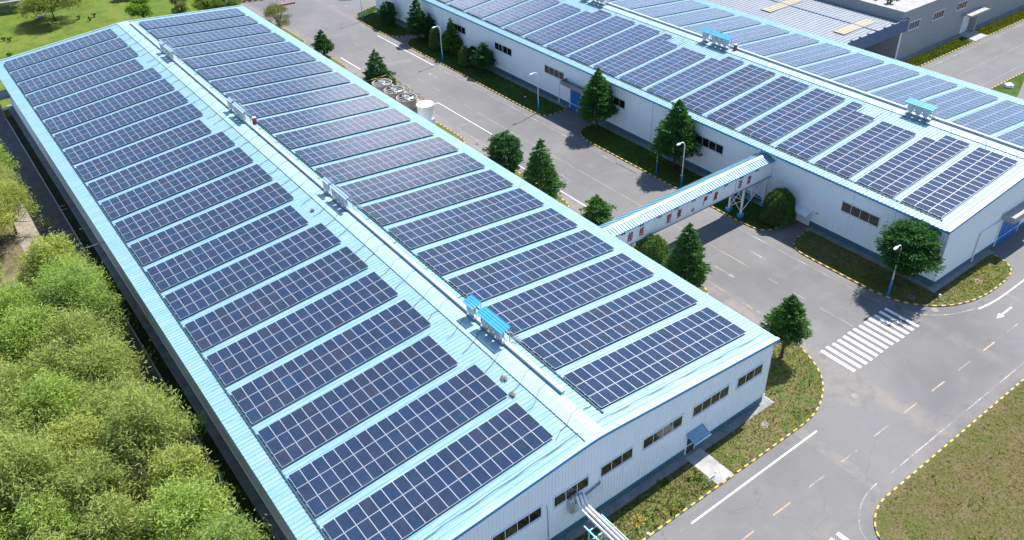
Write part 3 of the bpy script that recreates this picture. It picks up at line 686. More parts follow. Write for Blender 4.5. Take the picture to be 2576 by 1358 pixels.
# lightning wires near the gables and conduits along the array edges
for side, x0, x1 in ((-1, -22.3, -.9), (1, 1.0, 22.2)):
    n = 20; pts = [(x0+(x1-x0)*i/n, 1.35+.04*math.sin(i*1.7), .03) for i in range(n+1)]
    roof_cable(WA, pts, ('grove side' if side < 0 else 'road side')+' lightning wire lying along the front gable edge of the nearer roof', 'gable lightning wires', .03)
def dashes(w, x, y0, y1, label):
    g = MB(); y = y0
    while y < y1: g.box(x-.03, y, zroof(w, x)+.03, x+.03, y+.2, zroof(w, x)+.085); y += .5
    o = g.build('flashing_clip', 'canopy'); tag(o, label, 'flashing', 'dashed ridge flashing edges')
def conduit(w, x, y0, y1, label):
    g = MB(); z = zroof(w, x)+.08; g.box(x-.05, y0, z, x+.05, y1, z+.05)
    y = y0
    while y < y1: g.box(x-.09, y, z-.03, x+.09, y+.10, z+.062); y += .62
    o = g.build('cable_conduit', 'cable'); tag(o, label, 'conduit', 'conduits along array edges')
conduit(WA, -21.08, 1.9, 128, 'dark conduit along the outer ends of the grove side arrays')
dashes(WA, -.80, .6, 130, 'blue dashed trim line along the grove edge of the nearer ridge flashing')
conduit(WA, 2.25, 1.9, 128, 'dark conduit along the ridge ends of the road side arrays')
conduit(WB, 52.93, 1.6, 118, "dark conduit along the eave ends of the farther warehouse's near slope arrays")
dashes(WB, 70.45, .6, 120, 'blue dashed trim line along the ridge flashing of the farther warehouse')

# ---------------------------------------------------------------- inverter stations
def station(w, x, y0, n, label, narrow=False):
    z = zroof(w, x); L = n*1.13+.1
    t = thing('inverter_station', (x, y0, z), label, 'inverter station', 'inverter stations on the ridges')
    for k in range(n):
        yc = y0+.25+k*1.10; g = MB()
        zt, zb, zm = z+1.68, z+.52, z+.95
        # body tapering to the bottom
        a, b = yc, yc+.86; x0, x1 = x-.50, x-.06
        g.box(x0, a, zm, x1, b, zt)
        top = [(x0, a), (x1, a), (x1, b), (x0, b)]; bot = [(x0+.08, a+.16), (x1-.04, a+.16), (x1-.04, b-.16), (x0+.08, b-.16)]
        for i in range(4): j = (i+1) % 4; g.quad([(*bot[i], zb), (*bot[j], zb), (*top[j], zm-.001), (*top[i], zm-.001)])
        g.quad([(*p, zb) for p in bot[::-1]])
        cb = g.build('cabinet', 'cabinet', t)
        h = MB(); h.box(x0-.02, a+.12, zt-.28, x0-.002, a+.26, zt-.20); h.box(x0-.02, b-.22, zt-.45, x0-.002, b-.12, zt-.38); h.box(x0-.015, a+.05, zt-.62, x0-.002, b-.05, zt-.605)
        o = h.build('label_plate', 'dark'); o.parent = cb; of = world_loc(t)
        for v in o.data.vertices: v.co -= of
    g = MB()
    for yy in (y0+.15, y0+L-.05):
        for xx in (x-.12, x+.50): g.box(xx-.03, yy-.03, z+.02, xx+.03, yy+.03, z+1.78)
        g.tube([(x+.5, yy, z+1.3), (x+1.25, yy, z+.12)], .022, 4)
    for zz in (.45, 1.0, 1.72): g.box(x+.47, y0+.12, z+zz, x+.53, y0+L, z+zz+.05)
    g.box(x-.45, y0, z+.34, x+.2, y0+L, z+.40)
    g.build('stand', 'steel', t)
    g = MB(); xa, xb, za, zb = (x-.42, x+.12, z+1.80, z+2.0) if narrow else (x-.66, x+.42, z+1.80, z+2.06); m = 2 if narrow else 4
    for k in range(m):     # stripes run along the ridge
        a = xa+(xb-xa)*k/m; b = xa+(xb-xa)*(k+1)/m; z0 = za+(zb-za)*k/m; z1 = za+(zb-za)*(k+1)/m
        g.quad([(a, y0-.22, z0), (b-.05, y0-.22, z1-.01), (b-.05, y0+L+.25, z1-.01), (a, y0+L+.25, z0)][::-1], 0); g.quad([(b-.05, y0-.22, z1+.025), (b, y0-.22, z1+.03), (b, y0+L+.25, z1+.03), (b-.05, y0+L+.25, z1+.025)][::-1], 1)
        g.quad([(b-.05, y0-.22, z1-.01), (b-.05, y0-.22, z1+.025), (b-.05, y0+L+.25, z1+.025), (b-.05, y0+L+.25, z1-.01)], 1)
    g.box(xa-.01, y0-.22, za-.05, xa+.0, y0+L+.25, za+.005)
    g.build('canopy', ['cabinet' if narrow else 'canopy', 'fascia'], t)
    g = MB()
    for xx in (x+1.35, x+1.6): g.tube([(xx, y0-.6, z+.0), (xx, y0+L+.2, z+.0)], .03, 4)
    k = y0-.6
    while k < y0+L+.2: g.box(x+1.35, k, z-.015, x+1.6, k+.04, z+.015); k += .35
    g.tube([(x+.4, y0+.1, z+.5), (x+1.4, y0-.5, z+.05)], .03, 4); g.tube([(x+.45, y0+.3, z+.6), (x+1.6, y0-.45, z+.05)], .03, 4)
    g.build('cable_ladder', 'steel', t)
WHERE = ['nearest the front gable', 'second along from the front gable', 'third along from the front gable', 'nearest the rear gable']
for i, y0 in enumerate((13.75, 44.0, 74.3, 104.6)):
    a, b = ('a blue', 'small blue') if i == 0 else ('a narrow pale', 'narrow pale')
    station(WA, 1.12, y0, 3, f"three cabinets under {a} canopy on nearer ridge, "+WHERE[i], i > 0); station(WA, 1.12, y0+4.5, 1, f"single cabinet under {b} canopy on the nearer ridge, "+WHERE[i], i > 0)
for i, (y0, s1) in enumerate(((14.6, 0), (49.0, 1), (78.2, 1))):
    station(WB, 72.3-.9, y0, 3, "three cabinets under a blue canopy on the farther ridge, "+WHERE[i])
    if s1: station(WB, 72.3-.9, y0+4.2, 1, "single cabinet under small blue canopy on the farther ridge, "+WHERE[i])
def drum(w, x, y, label):
    z = zroof(w, x)+.09; t = thing('drum', (x, y, z), label, 'drum'); MB().lathe(x, y, [(.28, z), (.30, z+.03), (.30, z+.30), (.31, z+.32), (.30, z+.34), (.30, z+.62), (.31, z+.64), (.30, z+.66), (.30, z+.9), (.27, z+.92)], 14).build('body', 'drum', t)
    MB().lathe(x, y, [(.26, z+.921), (.26, z+.95), (.08, z+.96)], 14).build('lid', 'trim', t)
drum(WB, 71.9, 48.2, 'small red drum beside the cabinets on the farther ridge'); drum(WA, 1.9, 73.6, 'small red drum beside the cabinets on the nearer ridge')
def debris(x, y, s_, label):
    bm = bmesh.new(); z = zroof(WA, x)+.1
    for k in range(70):
        a = R.uniform(0, 6.28); r_ = s_*math.sqrt(R.random()); p = Vector((x+r_*math.cos(a)*.7, y+r_*math.sin(a)*1.2, z+R.uniform(0, .12))); d = Vector((R.gauss(0, 1), R.gauss(0, 1), R.gauss(0, .3))).normalized()*R.uniform(.08, .2); q = d.cross(Vector((0, 0, 1))).normalized()*.03
        bm.faces.new([bm.verts.new(v) for v in (p-d-q, p+d-q, p+d+q, p-d+q)])
    me = bpy.data.meshes.new('nest_debris'); bm.to_mesh(me); me.materials.append(MAT['nest']); o = bpy.data.objects.new('nest_debris', me); COL.objects.link(o); tag(o, label, 'debris')
debris(-1.75, 10.3, .26, 'brown clump of twigs on the nearer roof near its ridge'); debris(-2.3, 8.3, .22, 'brown clump of twigs at the corner of a grove side array'); debris(-2.2, 47, .16, 'small brown clump of twigs beside the middle grove side arrays')

# ---------------------------------------------------------------- footbridge
t = thing('footbridge', (37, 25.3, 0), 'white covered footbridge with blue ribbed roof joining both warehouses', 'footbridge')
yn, yf, zb, zt = 24.15, 26.5, 4.72, 6.92; X0, X1 = A[1]+.1, B[0]-.06
g = MB(); wp = .28
for yy, sg in ((yn, -1), (yf, 1)):
    x = X0
    while x < X1-.01:
        e = min(x+wp, X1)
        pts = [(x, 0), (x+(e-x)*.6, 0), (x+(e-x)*.68, .03), (x+(e-x)*.9, .03), (e, 0)]
        for (a, d0), (b, d1) in zip(pts, pts[1:]): 
            q = [(a, yy+sg*d0, zb), (b, yy+sg*d1, zb), (b, yy+sg*d1, zt), (a, yy+sg*d0, zt)]; g.quad(q if sg < 0 else q[::-1])
        x = e
g.build('wall', 'clad_b', t)
g = MB(); g.box(X0, yn-.06, zb-.28, X1, yf+.06, zb-.002); g.build('deck_beam', 'navy', t)
g = MB(); g.box(X0, yn-.075, zb-.10, X1, yn-.061, zb+.08); g.build('base_trim', 'trim', t)
g = MB(); n = int((X1-X0)/.42)
for k in range(n):
    a = X0+(X1-X0)*k/n; b = X0+(X1-X0)*(k+1)/n; q = [(a, 0), (a+(b-a)*.72, 0), (a+(b-a)*.78, .07), (a+(b-a)*.93, .07), (b, 0)]
    for (p0, d0), (p1, d1) in zip(q, q[1:]):
        g.quad([(p0, yn-.22, zt+d0), (p1, yn-.22, zt+d1), (p1, 25.32, zt+.42+d1), (p0, 25.32, zt+.42+d0)]); g.quad([(p0, 25.32, zt+.42+d0), (p1, 25.32, zt+.42+d1), (p1, yf+.25, zt+d1), (p0, yf+.25, zt+d0)])
g.build('roof', 'bridge_roof', t)
g = MB(); g.quad([(X0, 25.0, zt+.40), (X1, 25.0, zt+.40), (X1, 25.32, zt+.53), (X0, 25.32, zt+.53)]); g.quad([(X0, 25.32, zt+.53), (X1, 25.32, zt+.53), (X1, 25.64, zt+.40), (X0, 25.64, zt+.40)]); g.build('ridge_flashing', 'cap', t)
g = MB(); g.box(X0, yn-.24, zt-.12, X1, yn-.19, zt-.005); g.box(X0, yf+.2, zt-.12, X1, yf+.25, zt-.005); g.build('eave_trim', 'fascia', t)
for k in range(9):
    x = 25.43+2.93*k; g = MB(); g.box(x-.30, yn-.055, 6.42, x-.03, yn-.035, 6.63); g.box(x+.07, yn-.055, 6.42, x+.34, yn-.035, 6.63); w_ = g.build('window', 'glass', t)
    f = MB(); f.box(x-.42, yn-.05, 6.34, x+.44, yn-.032, 6.42); f.box(x-.42, yn-.05, 6.63, x+.44, yn-.032, 6.74); f.box(x-.42, yn-.05, 6.42, x-.30, yn-.032, 6.63); f.box(x-.03, yn-.05, 6.42, x+.07, yn-.032, 6.63); f.box(x+.34, yn-.05, 6.42, x+.44, yn-.032, 6.63)
    o = f.build('frame', 'frame'); o.parent = w_
    for v in o.data.vertices: v.co -= world_loc(t)
g = MB()
for x in (33.36, 44.98): g.box(x-.03, yn-.045, zb+.08, x+.03, yn-.031, zt-.13)
g.build('panel_joint', 'steel', t)
def glyph(ch, x, z, w, h, y, mat, parent, name, shear=.18, ang=0.):
    cu = bpy.data.curves.new('glyph', 'FONT'); cu.body = ch; cu.size = 1; cu.extrude = .004; cu.shear = shear; cu.offset = .010
    ob = bpy.data.objects.new('glyph', cu); COL.objects.link(ob); bpy.context.view_layer.update()
    me = bpy.data.meshes.new_from_object(ob.evaluated_get(bpy.context.evaluated_depsgraph_get())); bpy.data.objects.remove(ob)
    co = np.empty(len(me.vertices)*3); me.vertices.foreach_get('co', co); co = co.reshape(-1, 3); lo, hi = co.min(0), co.max(0)
    o = world_loc(parent); out = np.empty_like(co)
    out[:, 0] = x-w/2+(co[:, 0]-lo[0])/(hi[0]-lo[0])*w-o.x; out[:, 2] = z-h/2+(co[:, 1]-lo[1])/(hi[1]-lo[1])*h-o.z; out[:, 1] = y-(co[:, 2]-lo[2])-o.y
    me.vertices.foreach_set('co', out.ravel()); me.update(); bm = bmesh.new(); bm.from_mesh(me); bm2 = me.copy()
    for v in bm2.vertices: v.co.x += .05; v.co.z += .025; v.co.y -= .003
    bm.from_mesh(bm2); bm.to_mesh(me); bm.free(); bpy.data.meshes.remove(bm2); me.materials.clear(); me.materials.append(MAT[mat]); me.name = name
    ob = bpy.data.objects.new(name, me); COL.objects.link(ob); ob.parent = parent; return ob
for ch, x in zip('团结紧张严肃活泼', (26.62, 28.42, 32.93, 34.75, 39.32, 41.2, 45.78, 47.5)): glyph(ch, x, 5.62, .78, 1.16, yn-.034, 'red', t, 'slogan_character')
g = MB(); g.lathe(0, 0, [(.20, 0), (.26, .006), (.28, .0)], 16, close=False); g.box(-.13, -.10, 0, -.05, .12, .008); g.box(.0, -.14, 0, .12, -.05, .008); g.box(.0, .02, 0, .13, .1, .008)
g.v = [(37.2+v[0], yn-.036-v[2], 5.18+v[1]) for v in g.v]; g.build('round_emblem', 'red', t)
def leg(x, y, zb_, zt_, r=.13): return MB().box(x-r, y-r, zb_, x+r, y+r, zt_)
for x in (29.1, 47.13, 51.62):
    for y in (24.36, 26.34):
        leg(x, y, .1, zb-.281, .11).build('leg', 'post_w', t)
        if x > 40: MB().prism([(x-.32, y-.32), (x+.32, y-.32), (x+.32, y+.32), (x-.32, y+.32)], .05, .62).build('footing', 'foot', t)
g = MB()
for x in (29.1, 47.13, 51.62):
    for z0, z1 in ((.8, 2.6), (2.6, 4.35)):
        g.tube([(x, 24.36, z0), (x, 26.34, z1)], .045, 5); g.tube([(x, 26.34, z0), (x, 24.36, z1)], .045, 5); g.tube([(x, 24.36, z1), (x, 26.34, z1)], .05, 5)
for y in (24.36, 26.34): g.tube([(47.13, y, .8), (51.62, y, 4.3)], .05, 5); g.tube([(47.13, y, 4.3), (51.62, y, .8)], .05, 5)
g.build('brace', 'post_w', t)
g = MB()
for x in (50.55, 50.95): g.tube([(x, 25.9, 7.05), (x+.75, 25.9, 8.25)], .03, 4)
for k in range(5): g.tube([(50.6+.16*k, 25.9, 7.15+.25*k), (51.0+.16*k, 25.9, 7.15+.25*k)], .025, 4)
tl = thing('roof_ladder', (50.75, 25.9, 7.05), 'short metal ladder from footbridge roof up to the farther eave', 'ladder'); g.build('rails_and_rungs', 'steel', tl)

# ---------------------------------------------------------------- street lamps
def street_lamp(x, y, label, h=7.25):
    t = thing('street_lamp', (x, y, .1), label, 'street lamp', 'curved street lamps along the farther warehouse')
    MB().tube([(x, y, .1), (x, y, 2.15)], [.10, .092], 10).build('base', 'post_b', t, smooth=True)
    pts = [(x, y, 2.151)]+[(x, y, h-1.1)]+[(x-.62*(1-math.cos(a)), y, h-1.1+.95*math.sin(a)) for a in [math.pi/2*k/6 for k in range(1, 7)]]+[(x-.95, y, h-.18)]
    MB().tube(pts, [.09]+[.065]*(len(pts)-1), 10).build('pole', 'post_w', t, smooth=True)
    g = MB(); P = [(-.85, .06, .07), (-1.0, .13, .10), (-1.35, .17, .10), (-1.62, .12, .06)]; rings = []
    for px, hw, hh in P:
        z = h-.2-(px+.85)*-.05; i = len(g.v); g.v += [(x+px, y-hw, z-hh*.35), (x+px, y-hw*.8, z+hh), (x+px, y+hw*.8, z+hh), (x+px, y+hw, z-hh*.35)]; rings.append(i)
    for a, b in zip(rings, rings[1:]):
        for k in range(4): g.f.append((a+k, a+(k+1) % 4, b+(k+1) % 4, b+k)); g.m.append(0)
    g.f.append(tuple(rings[0]+k for k in (3, 2, 1, 0))); g.m.append(0); g.f.append(tuple(rings[-1]+k for k in range(4))); g.m.append(0)
    g.build('lamp_head', 'post_w', t); MB().lathe(x, y, [(.22, .1), (.22, .16)], 10).build('base_plate', 'post_b', t)
for y, lb in ((2.5, "beside the round spruce at the farther warehouse's front corner"), (35, 'just beyond the footbridge'), (67.4, 'beside the blue gate entrance'), (96.7, 'between two drooping trees'), (128.2, "at the farther warehouse's rear corner")):
    street_lamp(47.1, y, 'white and blue street lamp '+lb)
t = thing('camera_pole', (47.1, 39.9, .1), 'thin white and blue pole carrying a ball camera near the tall spruce', 'camera pole')
MB().tube([(47.1, 39.9, .1), (47.1, 39.9, 1.9)], .05, 8).build('base', 'post_b', t); MB().tube([(47.1, 39.9, 1.901), (47.1, 39.9, 3.8), (46.6, 39.9, 3.95)], .038, 8).build('pole', 'post_w', t)
MB().lathe(46.6, 39.9, [(.02, 3.48), (.11, 3.53), (.14, 3.64), (.11, 3.76), (.03, 3.82), (.03, 3.93)], 12).build('camera_ball', 'post_w', t, smooth=True)

# ---------------------------------------------------------------- cooling towers, tank, railing
for i, yc in enumerate((77.25, 81.2, 85.15)):
    x, z1, r = 27.98, 5.0, 1.68
    t = thing('cooling_tower', (x, yc, 0), 'round wooden fan stack with open top, '+('nearest the white tank', 'middle of the three', 'nearest the spruce')[i], 'cooling tower', 'three fan stacks')
    g = MB(); n = 36
    prof = [(r*.93, 3.5), (r*.93, 4.1), (r, 4.97), (r, z1), (r-.09, z1), (r-.16, 4.1), (r-.16, 3.6)]
    g.lathe(x, yc, prof, n, close=False); g.build('stack', 'wood', t)
    g = MB()
    for z in (3.7, 4.5): g.lathe(x, yc, [(r*.93+.03+(.05 if z > 4 else 0), z), (r*.95+.04+(.05 if z > 4 else 0), z+.06)], 36, close=False)
    g.build('hoop', 'steel', t)
    g = MB()
    for d in (-.95, -.35, .35, .95):
        hx = math.sqrt(r*r-d*d); g.tube([(x-hx, yc+d, z1+.02), (x+hx, yc+d, z1+.02)], .035, 4)
    g.tube([(x, yc-r, z1+.03), (x, yc+r, z1+.03)], .04, 4)
    g.build('grille', 'steel', t)
    g = MB(); g.lathe(x, yc, [(.40, z1+.06), (.44, z1+.10), (.40, z1+.14), (.34, z1+.12), (.34, z1+.07)], 18, close=False)
    for k in range(4): a = k*math.pi/4; g.tube([(x-.38*math.cos(a), yc-.38*math.sin(a), z1+.1), (x+.38*math.cos(a), yc+.38*math.sin(a), z1+.1)], .025, 4)
    g.lathe(x, yc, [(.10, z1+.02), (.10, z1+.2), (.05, z1+.24)], 10); g.build('pulley', 'steel', t)
    g = MB(); g.lathe(x-.55, yc+.75, [(.16, z1+.05), (.2, z1+.1), (.2, z1+.42), (.15, z1+.5)], 10); g.box(x-.8, yc+.5, z1+.03, x-.3, yc+1.0, z1+.09); g.build('motor', 'iron', t)
    for k in range(5):
        a = 2*math.pi*k/5+i; ca, sa = math.cos(a), math.sin(a)
        g = MB(); q = [(x+ca*.25-sa*.10, yc+sa*.25+ca*.10, 4.62), (x+ca*.25+sa*.10, yc+sa*.25-ca*.10, 4.52), (x+ca*1.35+sa*.13, yc+sa*1.35-ca*.13, 4.54), (x+ca*1.35-sa*.13, yc+sa*1.35+ca*.13, 4.64)]
        g.quad(q); g.quad([(v[0], v[1], v[2]-.03) for v in q[::-1]]); g.build('fan_blade', 'steel', t)
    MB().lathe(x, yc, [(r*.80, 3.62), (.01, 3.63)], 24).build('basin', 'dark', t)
t = thing('tower_basin', (28, 81.2, 0), 'boxy basin building carrying the three fan stacks', 'basin')
MB().box(25.4, 76.0, 0, 30.4, 88.4, 3.42).build('wall', 'concrete_d', t)
MB().box(25.3, 75.9, 3.425, 30.65, 88.5, 3.5).build('deck', 'flat', t)
t = thing('guard_rail', (30.4, 81.2, 3), 'yellow and black guard rail around the fan stacks', 'guard rail')
P0 = [(25.5, 88.2), (30.55, 88.2), (30.55, 76.2), (25.5, 76.2)]
for za, nm in ((4.6, 'top_rail'), (4.1, 'mid_rail')):
    g = MB(); kk = 0
    for a, b in zip(P0, P0[1:]):
        m = max(1, int(math.hypot(b[0]-a[0], b[1]-a[1])/1.0))
        for k in range(m):
            p = [(a[0]+(b[0]-a[0])*q/m, a[1]+(b[1]-a[1])*q/m, za) for q in (k, k+1)]; g.tube(p, .05, 5, kk % 2, False); kk += 1
    g.build(nm, ['yel', 'blk'], t)
g = MB()
for a, b in zip(P0, P0[1:]):
    m = max(1, int(math.hypot(b[0]-a[0], b[1]-a[1])/2.4))
    for k in range(m): g = MB(); g.tube([(a[0]+(b[0]-a[0])*k/m, a[1]+(b[1]-a[1])*k/m, 3.5), (a[0]+(b[0]-a[0])*k/m, a[1]+(b[1]-a[1])*k/m, 4.63)], .045, 5); g.build('post', 'blk', t)
t = thing('storage_tank', (29.0, 73.1, 0), 'tall white cylindrical tank beside the fan stacks', 'tank')
tx, ty, tr, th = 28.95, 73.15, 1.33, 4.93
MB().lathe(tx, ty, [(tr, 0), (tr, 2.5), (tr+.012, 2.52), (tr+.012, 2.56), (tr, 2.58), (tr, th-.12), (tr+.05, th-.1), (tr+.05, th)], 40, close=False).build('shell', 'tank', t, smooth=True)
MB().lathe(tx, ty, [(tr+.05, th), (tr-.05, th+.05), (.7, th+.18), (.02, th+.24)], 40).build('dome_lid', 'tank', t, smooth=True)
MB().lathe(tx-.2, ty+.35, [(.10, th+.2), (.10, th+.30), (.04, th+.31)], 10).build('vent_cap', 'iron', t)
def on_tank(mb_pts, name, mat, a0, z0):    # flat stroke polygons wrapped round the shell
    g = MB()
    for poly in mb_pts: g.quad([(tx+(tr+.012)*math.cos(a0+u/tr), ty+(tr+.012)*math.sin(a0+u/tr), z0+v) for u, v in poly])
    g.build(name, mat, t)
ring = [[(.30*math.cos(a)*k-.02, .34*math.sin(a)*k) for a, k in ((math.pi+math.pi*q/8, 1), (math.pi+math.pi*(q+1)/8, 1), (math.pi+math.pi*(q+1)/8, .66), (math.pi+math.pi*q/8, .66))] for q in range(8)]
on_tank(ring+[[(-.32, 0), (-.20, 0), (-.12, .34), (-.26, .36)], [(.18, 0), (.28, 0), (.36, .56), (.24, .50)], [(-.30, .36), (.30, .46), (.34, .56), (-.30, .46)], [(.02, -.12), (.1, -.12), (.16, .4), (.08, .4)]], 'logo', 'grey_mark', -.80, 3.05)
on_tank([p for k in range(3) for p in ([(k*.36-.5, 0), (k*.36-.32, .03), (k*.36-.32, .09), (k*.36-.5, .06)], [(k*.36-.43, -.12), (k*.36-.38, -.12), (k*.36-.38, .2), (k*.36-.43, .2)], [(k*.36-.5, -.14), (k*.36-.46, -.14), (k*.36-.40, .0), (k*.36-.43, .0)])], 'lettering', 'grey_mark', -.80, 2.4)

# ---------------------------------------------------------------- pipes on the front wall
t = thing('pipe_bundle', (-1.9, 0, 4), 'silver insulated pipes leaving the front wall through a window', 'pipe bundle')
for k, (x, zz) in enumerate(((-1.62, 3.75), (-1.95, 3.75), (-2.32, 3.75))):
    z0 = 4.55+.1*k
    MB().tube([(x, .15, z0), (x, -.25, z0-.02), (x, -.55, zz+.25), (x, -.95, zz), (x, -14, zz)], .135 if k < 2 else .12, 12).build('pipe', 'pipe', t, smooth=True)
for k, zz in enumerate((4.05, 3.8, 3.55)):
    MB().tube([(-2.6, -.10-.02*k, zz-.35), (-1.6, -.12, zz-.25), (-.9, -.12, zz-.12), (.35, -.12, zz+.12), (.52, -.02, zz+.16), (.55, .18, zz+.17)], .11, 10).build('pipe', 'pipe', t, smooth=True)
for x in (-2.95, -2.7): MB().tube([(x, .12, 4.72), (x, -.16, 4.66), (x, -.2, 4.45), (x, -.2, 3.3), (x+.15, -.2, 3.1), (x+.6, -.2, 3.12)], .13, 10).build('pipe', 'steel', t, smooth=True)
MB().tube([(-1.25, -3.2, 3.52), (-1.25, -14, 3.52)], .05, 8).build('thin_pipe', 'steel', t)
g = MB()
for y in (-1.9, -3.7, -5.6):
    for yy in (y,): g.box(-2.55, yy-.05, 3.5, -1.35, yy+.05, 3.6)
g.build('pipe_saddle', 'steel', t)
t = thing('pipe_support', (-2.2, -3, 0), 'light teal steel frame standing on grass under the silver pipes', 'pipe support')
for x, y in ((-3.05, -2.6), (-1.2, -2.6), (-3.05, -6.2), (-1.2, -6.2)): MB().box(x-.06, y-.06, 0, x+.06, y+.06, 3.38).build('leg', 'tealsteel', t)
g = MB(); 
for x in (-3.05, -1.2): g.box(x-.06, -6.26, 3.382, x+.06, -2.0, 3.49)
for y in (-2.6, -4.4, -6.2): g.box(-2.99, y-.05, 3.39, -1.26, y+.05, 3.485)
g.box(-2.99, -2.65, 1.9, -1.26, -2.55, 2.05); g.build('beam', 'tealsteel', t)

# sign by the path
t = thing('lawn_sign', (10.6, -3.4, .1), 'small white notice board on two thin posts beside the path', 'sign')
for x in (10.1, 10.95): MB().tube([(x, -3.62, .1), (x, -3.62, 1.15 if x < 10.5 else 1.3)], .022, 6).build('post', 'iron', t)
MB().box(10.12, -3.67, .62, 10.93, -3.64, 1.08).build('board', 'sign', t)
g = MB()
for k in range(4):
    cx_, cz_ = 10.28+k*.16, .86
    for a, b, c_, d in ((-.05, -.06, .05, -.045), (-.05, .045, .05, .06), (-.05, -.05, -.035, .05), (.035, -.05, .05, .05), (-.035, -.01, .035, .005)): g.box(cx_+a, -3.676, cz_+b, cx_+c_, -3.671, cz_+d)
g.build('lettering', 'ink', t)
g = MB(); g.box(10.11, -3.676, 1.085, 10.94, -3.63, 1.11); g.build('top_edge', 'trim', t)
# manholes, drains, small things
def manhole(x, y, r, z, label, ring=True, mat='cover'):
    t = thing('manhole_cover', (x, y, z), label, 'manhole', 'manhole covers'); MB().lathe(x, y, [(r, z), (r, z+.025), (r*.86, z+.03)], 28).build('rim', 'cover', t)
    MB().lathe(x, y, [(r*.84, z+.0305), (r*.5, z+.034), (r*.46, z+.031)], 28).build('lid', mat, t)
manhole(29.95, -4.95, .42, .0, 'round manhole cover in the road outside the nearer front corner verge'); manhole(19.96, -2.05, .42, .1, 'pale round manhole cover in the grass by the front wall')
manhole(48.57, -2.4, .40, .0, 'round manhole cover in the road beside the crossing'); manhole(48.6, .55, .42, .1, "dark manhole cover in the grass at the farther warehouse's corner", mat='iron')
manhole(57.2, -2.6, .5, .1, 'reddish manhole cover among yellow weeds', mat='pink'); manhole(46.8, 141.4, .45, .0, 'pale manhole cover in the far yard beside its twin, nearer the grove'); manhole(48.8, 139.4, .45, .0, 'pale manhole cover in the far yard nearest the far verge'); manhole(121.5, 38.6, .5, .1, 'tan manhole cover in grass under the tiled wall')
def drain(x, y, ang, label):
    t = thing('storm_drain', (x, y, .0), label, 'storm drain', 'storm drains'); g = MB(); g.box(-.42, -.28, 0, .42, .28, .012); o = g.build('frame', 'iron', t, local=True); h = MB()
    for k in range(7): h.box(-.36+k*.105, -.22, .0122, -.30+k*.105, .22, .02)
    h.build('grate', 'iron', t, local=True); t.rotation_euler = (0, 0, ang)
drain(20.1, -4.75, 0, 'storm drain at the kerb of the front verge'); drain(20.5, -13.4, .4, 'storm drain at the rounded lawn corner'); drain(32.55, .6, 1.3, 'storm drain at the end of the crossing by the tree'); drain(54.1, -4.95, 0, 'storm drain at the kerb by the yellow weeds'); drain(45.9, .45, 1.2, 'storm drain in the spruce shadow by the crossing'); drain(45.7, 101, 1.5, 'storm drain beside the far lamp'); drain(32.6, 64.5, 1.5, 'storm drain below the white tank')
t = thing('bollard', (51.0, -1.45, .1), "short white bollard at the farther warehouse's corner apron", 'bollard'); MB().lathe(51.0, -1.45, [(.13, .1), (.13, .42), (.10, .5), (.04, .53)], 12).build('body', 'post_w', t, smooth=True)
def rock(x, y, s_, z, label):
    bm = bmesh.new(); bmesh.ops.create_icosphere(bm, subdivisions=3, radius=s_)
    for v in bm.verts: v.co *= 1+.25*math.sin(v.co.x*5/s_)*math.cos(v.co.y*4/s_)+R.uniform(-.06, .06); v.co.z *= .6
    me = bpy.data.meshes.new('rock'); bm.to_mesh(me); me.materials.append(MAT['rock']); o = bpy.data.objects.new('rock', me); o.location = (x, y, z+s_*.3); COL.objects.link(o); tag(o, label, 'rock')
rock(113.2, 22.9, .75, .1, 'large white rock on the green lawn beyond the farther roof'); rock(2.4, -4.05, .16, .1, 'small pale stone at the kerb of the front verge'); rock(49, 73.5, .18, .1, 'small pale stone on shaded grass near the blue gate'); rock(49.3, 37.0, .2, .1, 'small pale stone on shaded grass near the footbridge lamp')
for y in (61.0,):
    t = thing('wall_lamp', (-22.2, y, 7.2), 'thin dark wall lamp arm sticking out below the grove side eave', 'wall lamp')
    MB().tube([(-22.15, y, 6.7), (-22.9, y, 7.1), (-24.3, y-.2, 7.2)], .04, 6).build('arm', 'iron', t); MB().box(-24.7, y-.28, 7.13, -24.2, y-.12, 7.2).build('lamp_head', 'iron', t)
t = thing('side_canopy', (-22.9, 127.5, 0), 'grey concrete canopy over the rear grove side door', 'canopy'); MB().box(-24.4, 124.9, 3.6, -22.2, 128.4, 4.0).build('slab', 'concrete_d', t); MB().box(-24.3, 125.0, 0, -24.05, 125.25, 3.598).build('post', 'concrete_d', t); MB().box(-24.3, 128.1, 0, -24.05, 128.35, 3.598).build('post', 'concrete_d', t)
g = MB(); g.quad([(-60, 128, .012), (-23.5, 128, .012), (-23, 131.9, .012), (22, 131.9, .012), (22, 136, .012), (-24, 145, .012), (-60, 150, .012)]); 
g = MB(); g.prism([(-25.2, 129.3), (-22.4, 129.3), (-22.4, 135), (-23.4, 134.6), (-24.8, 132)], 0, .1); structure(g, 'rear_verge', 'meadow')
g = MB(); g.box(-24.2, 129.2, .1, -22.4, 130.2, .22); structure(g, 'slab', 'concrete')

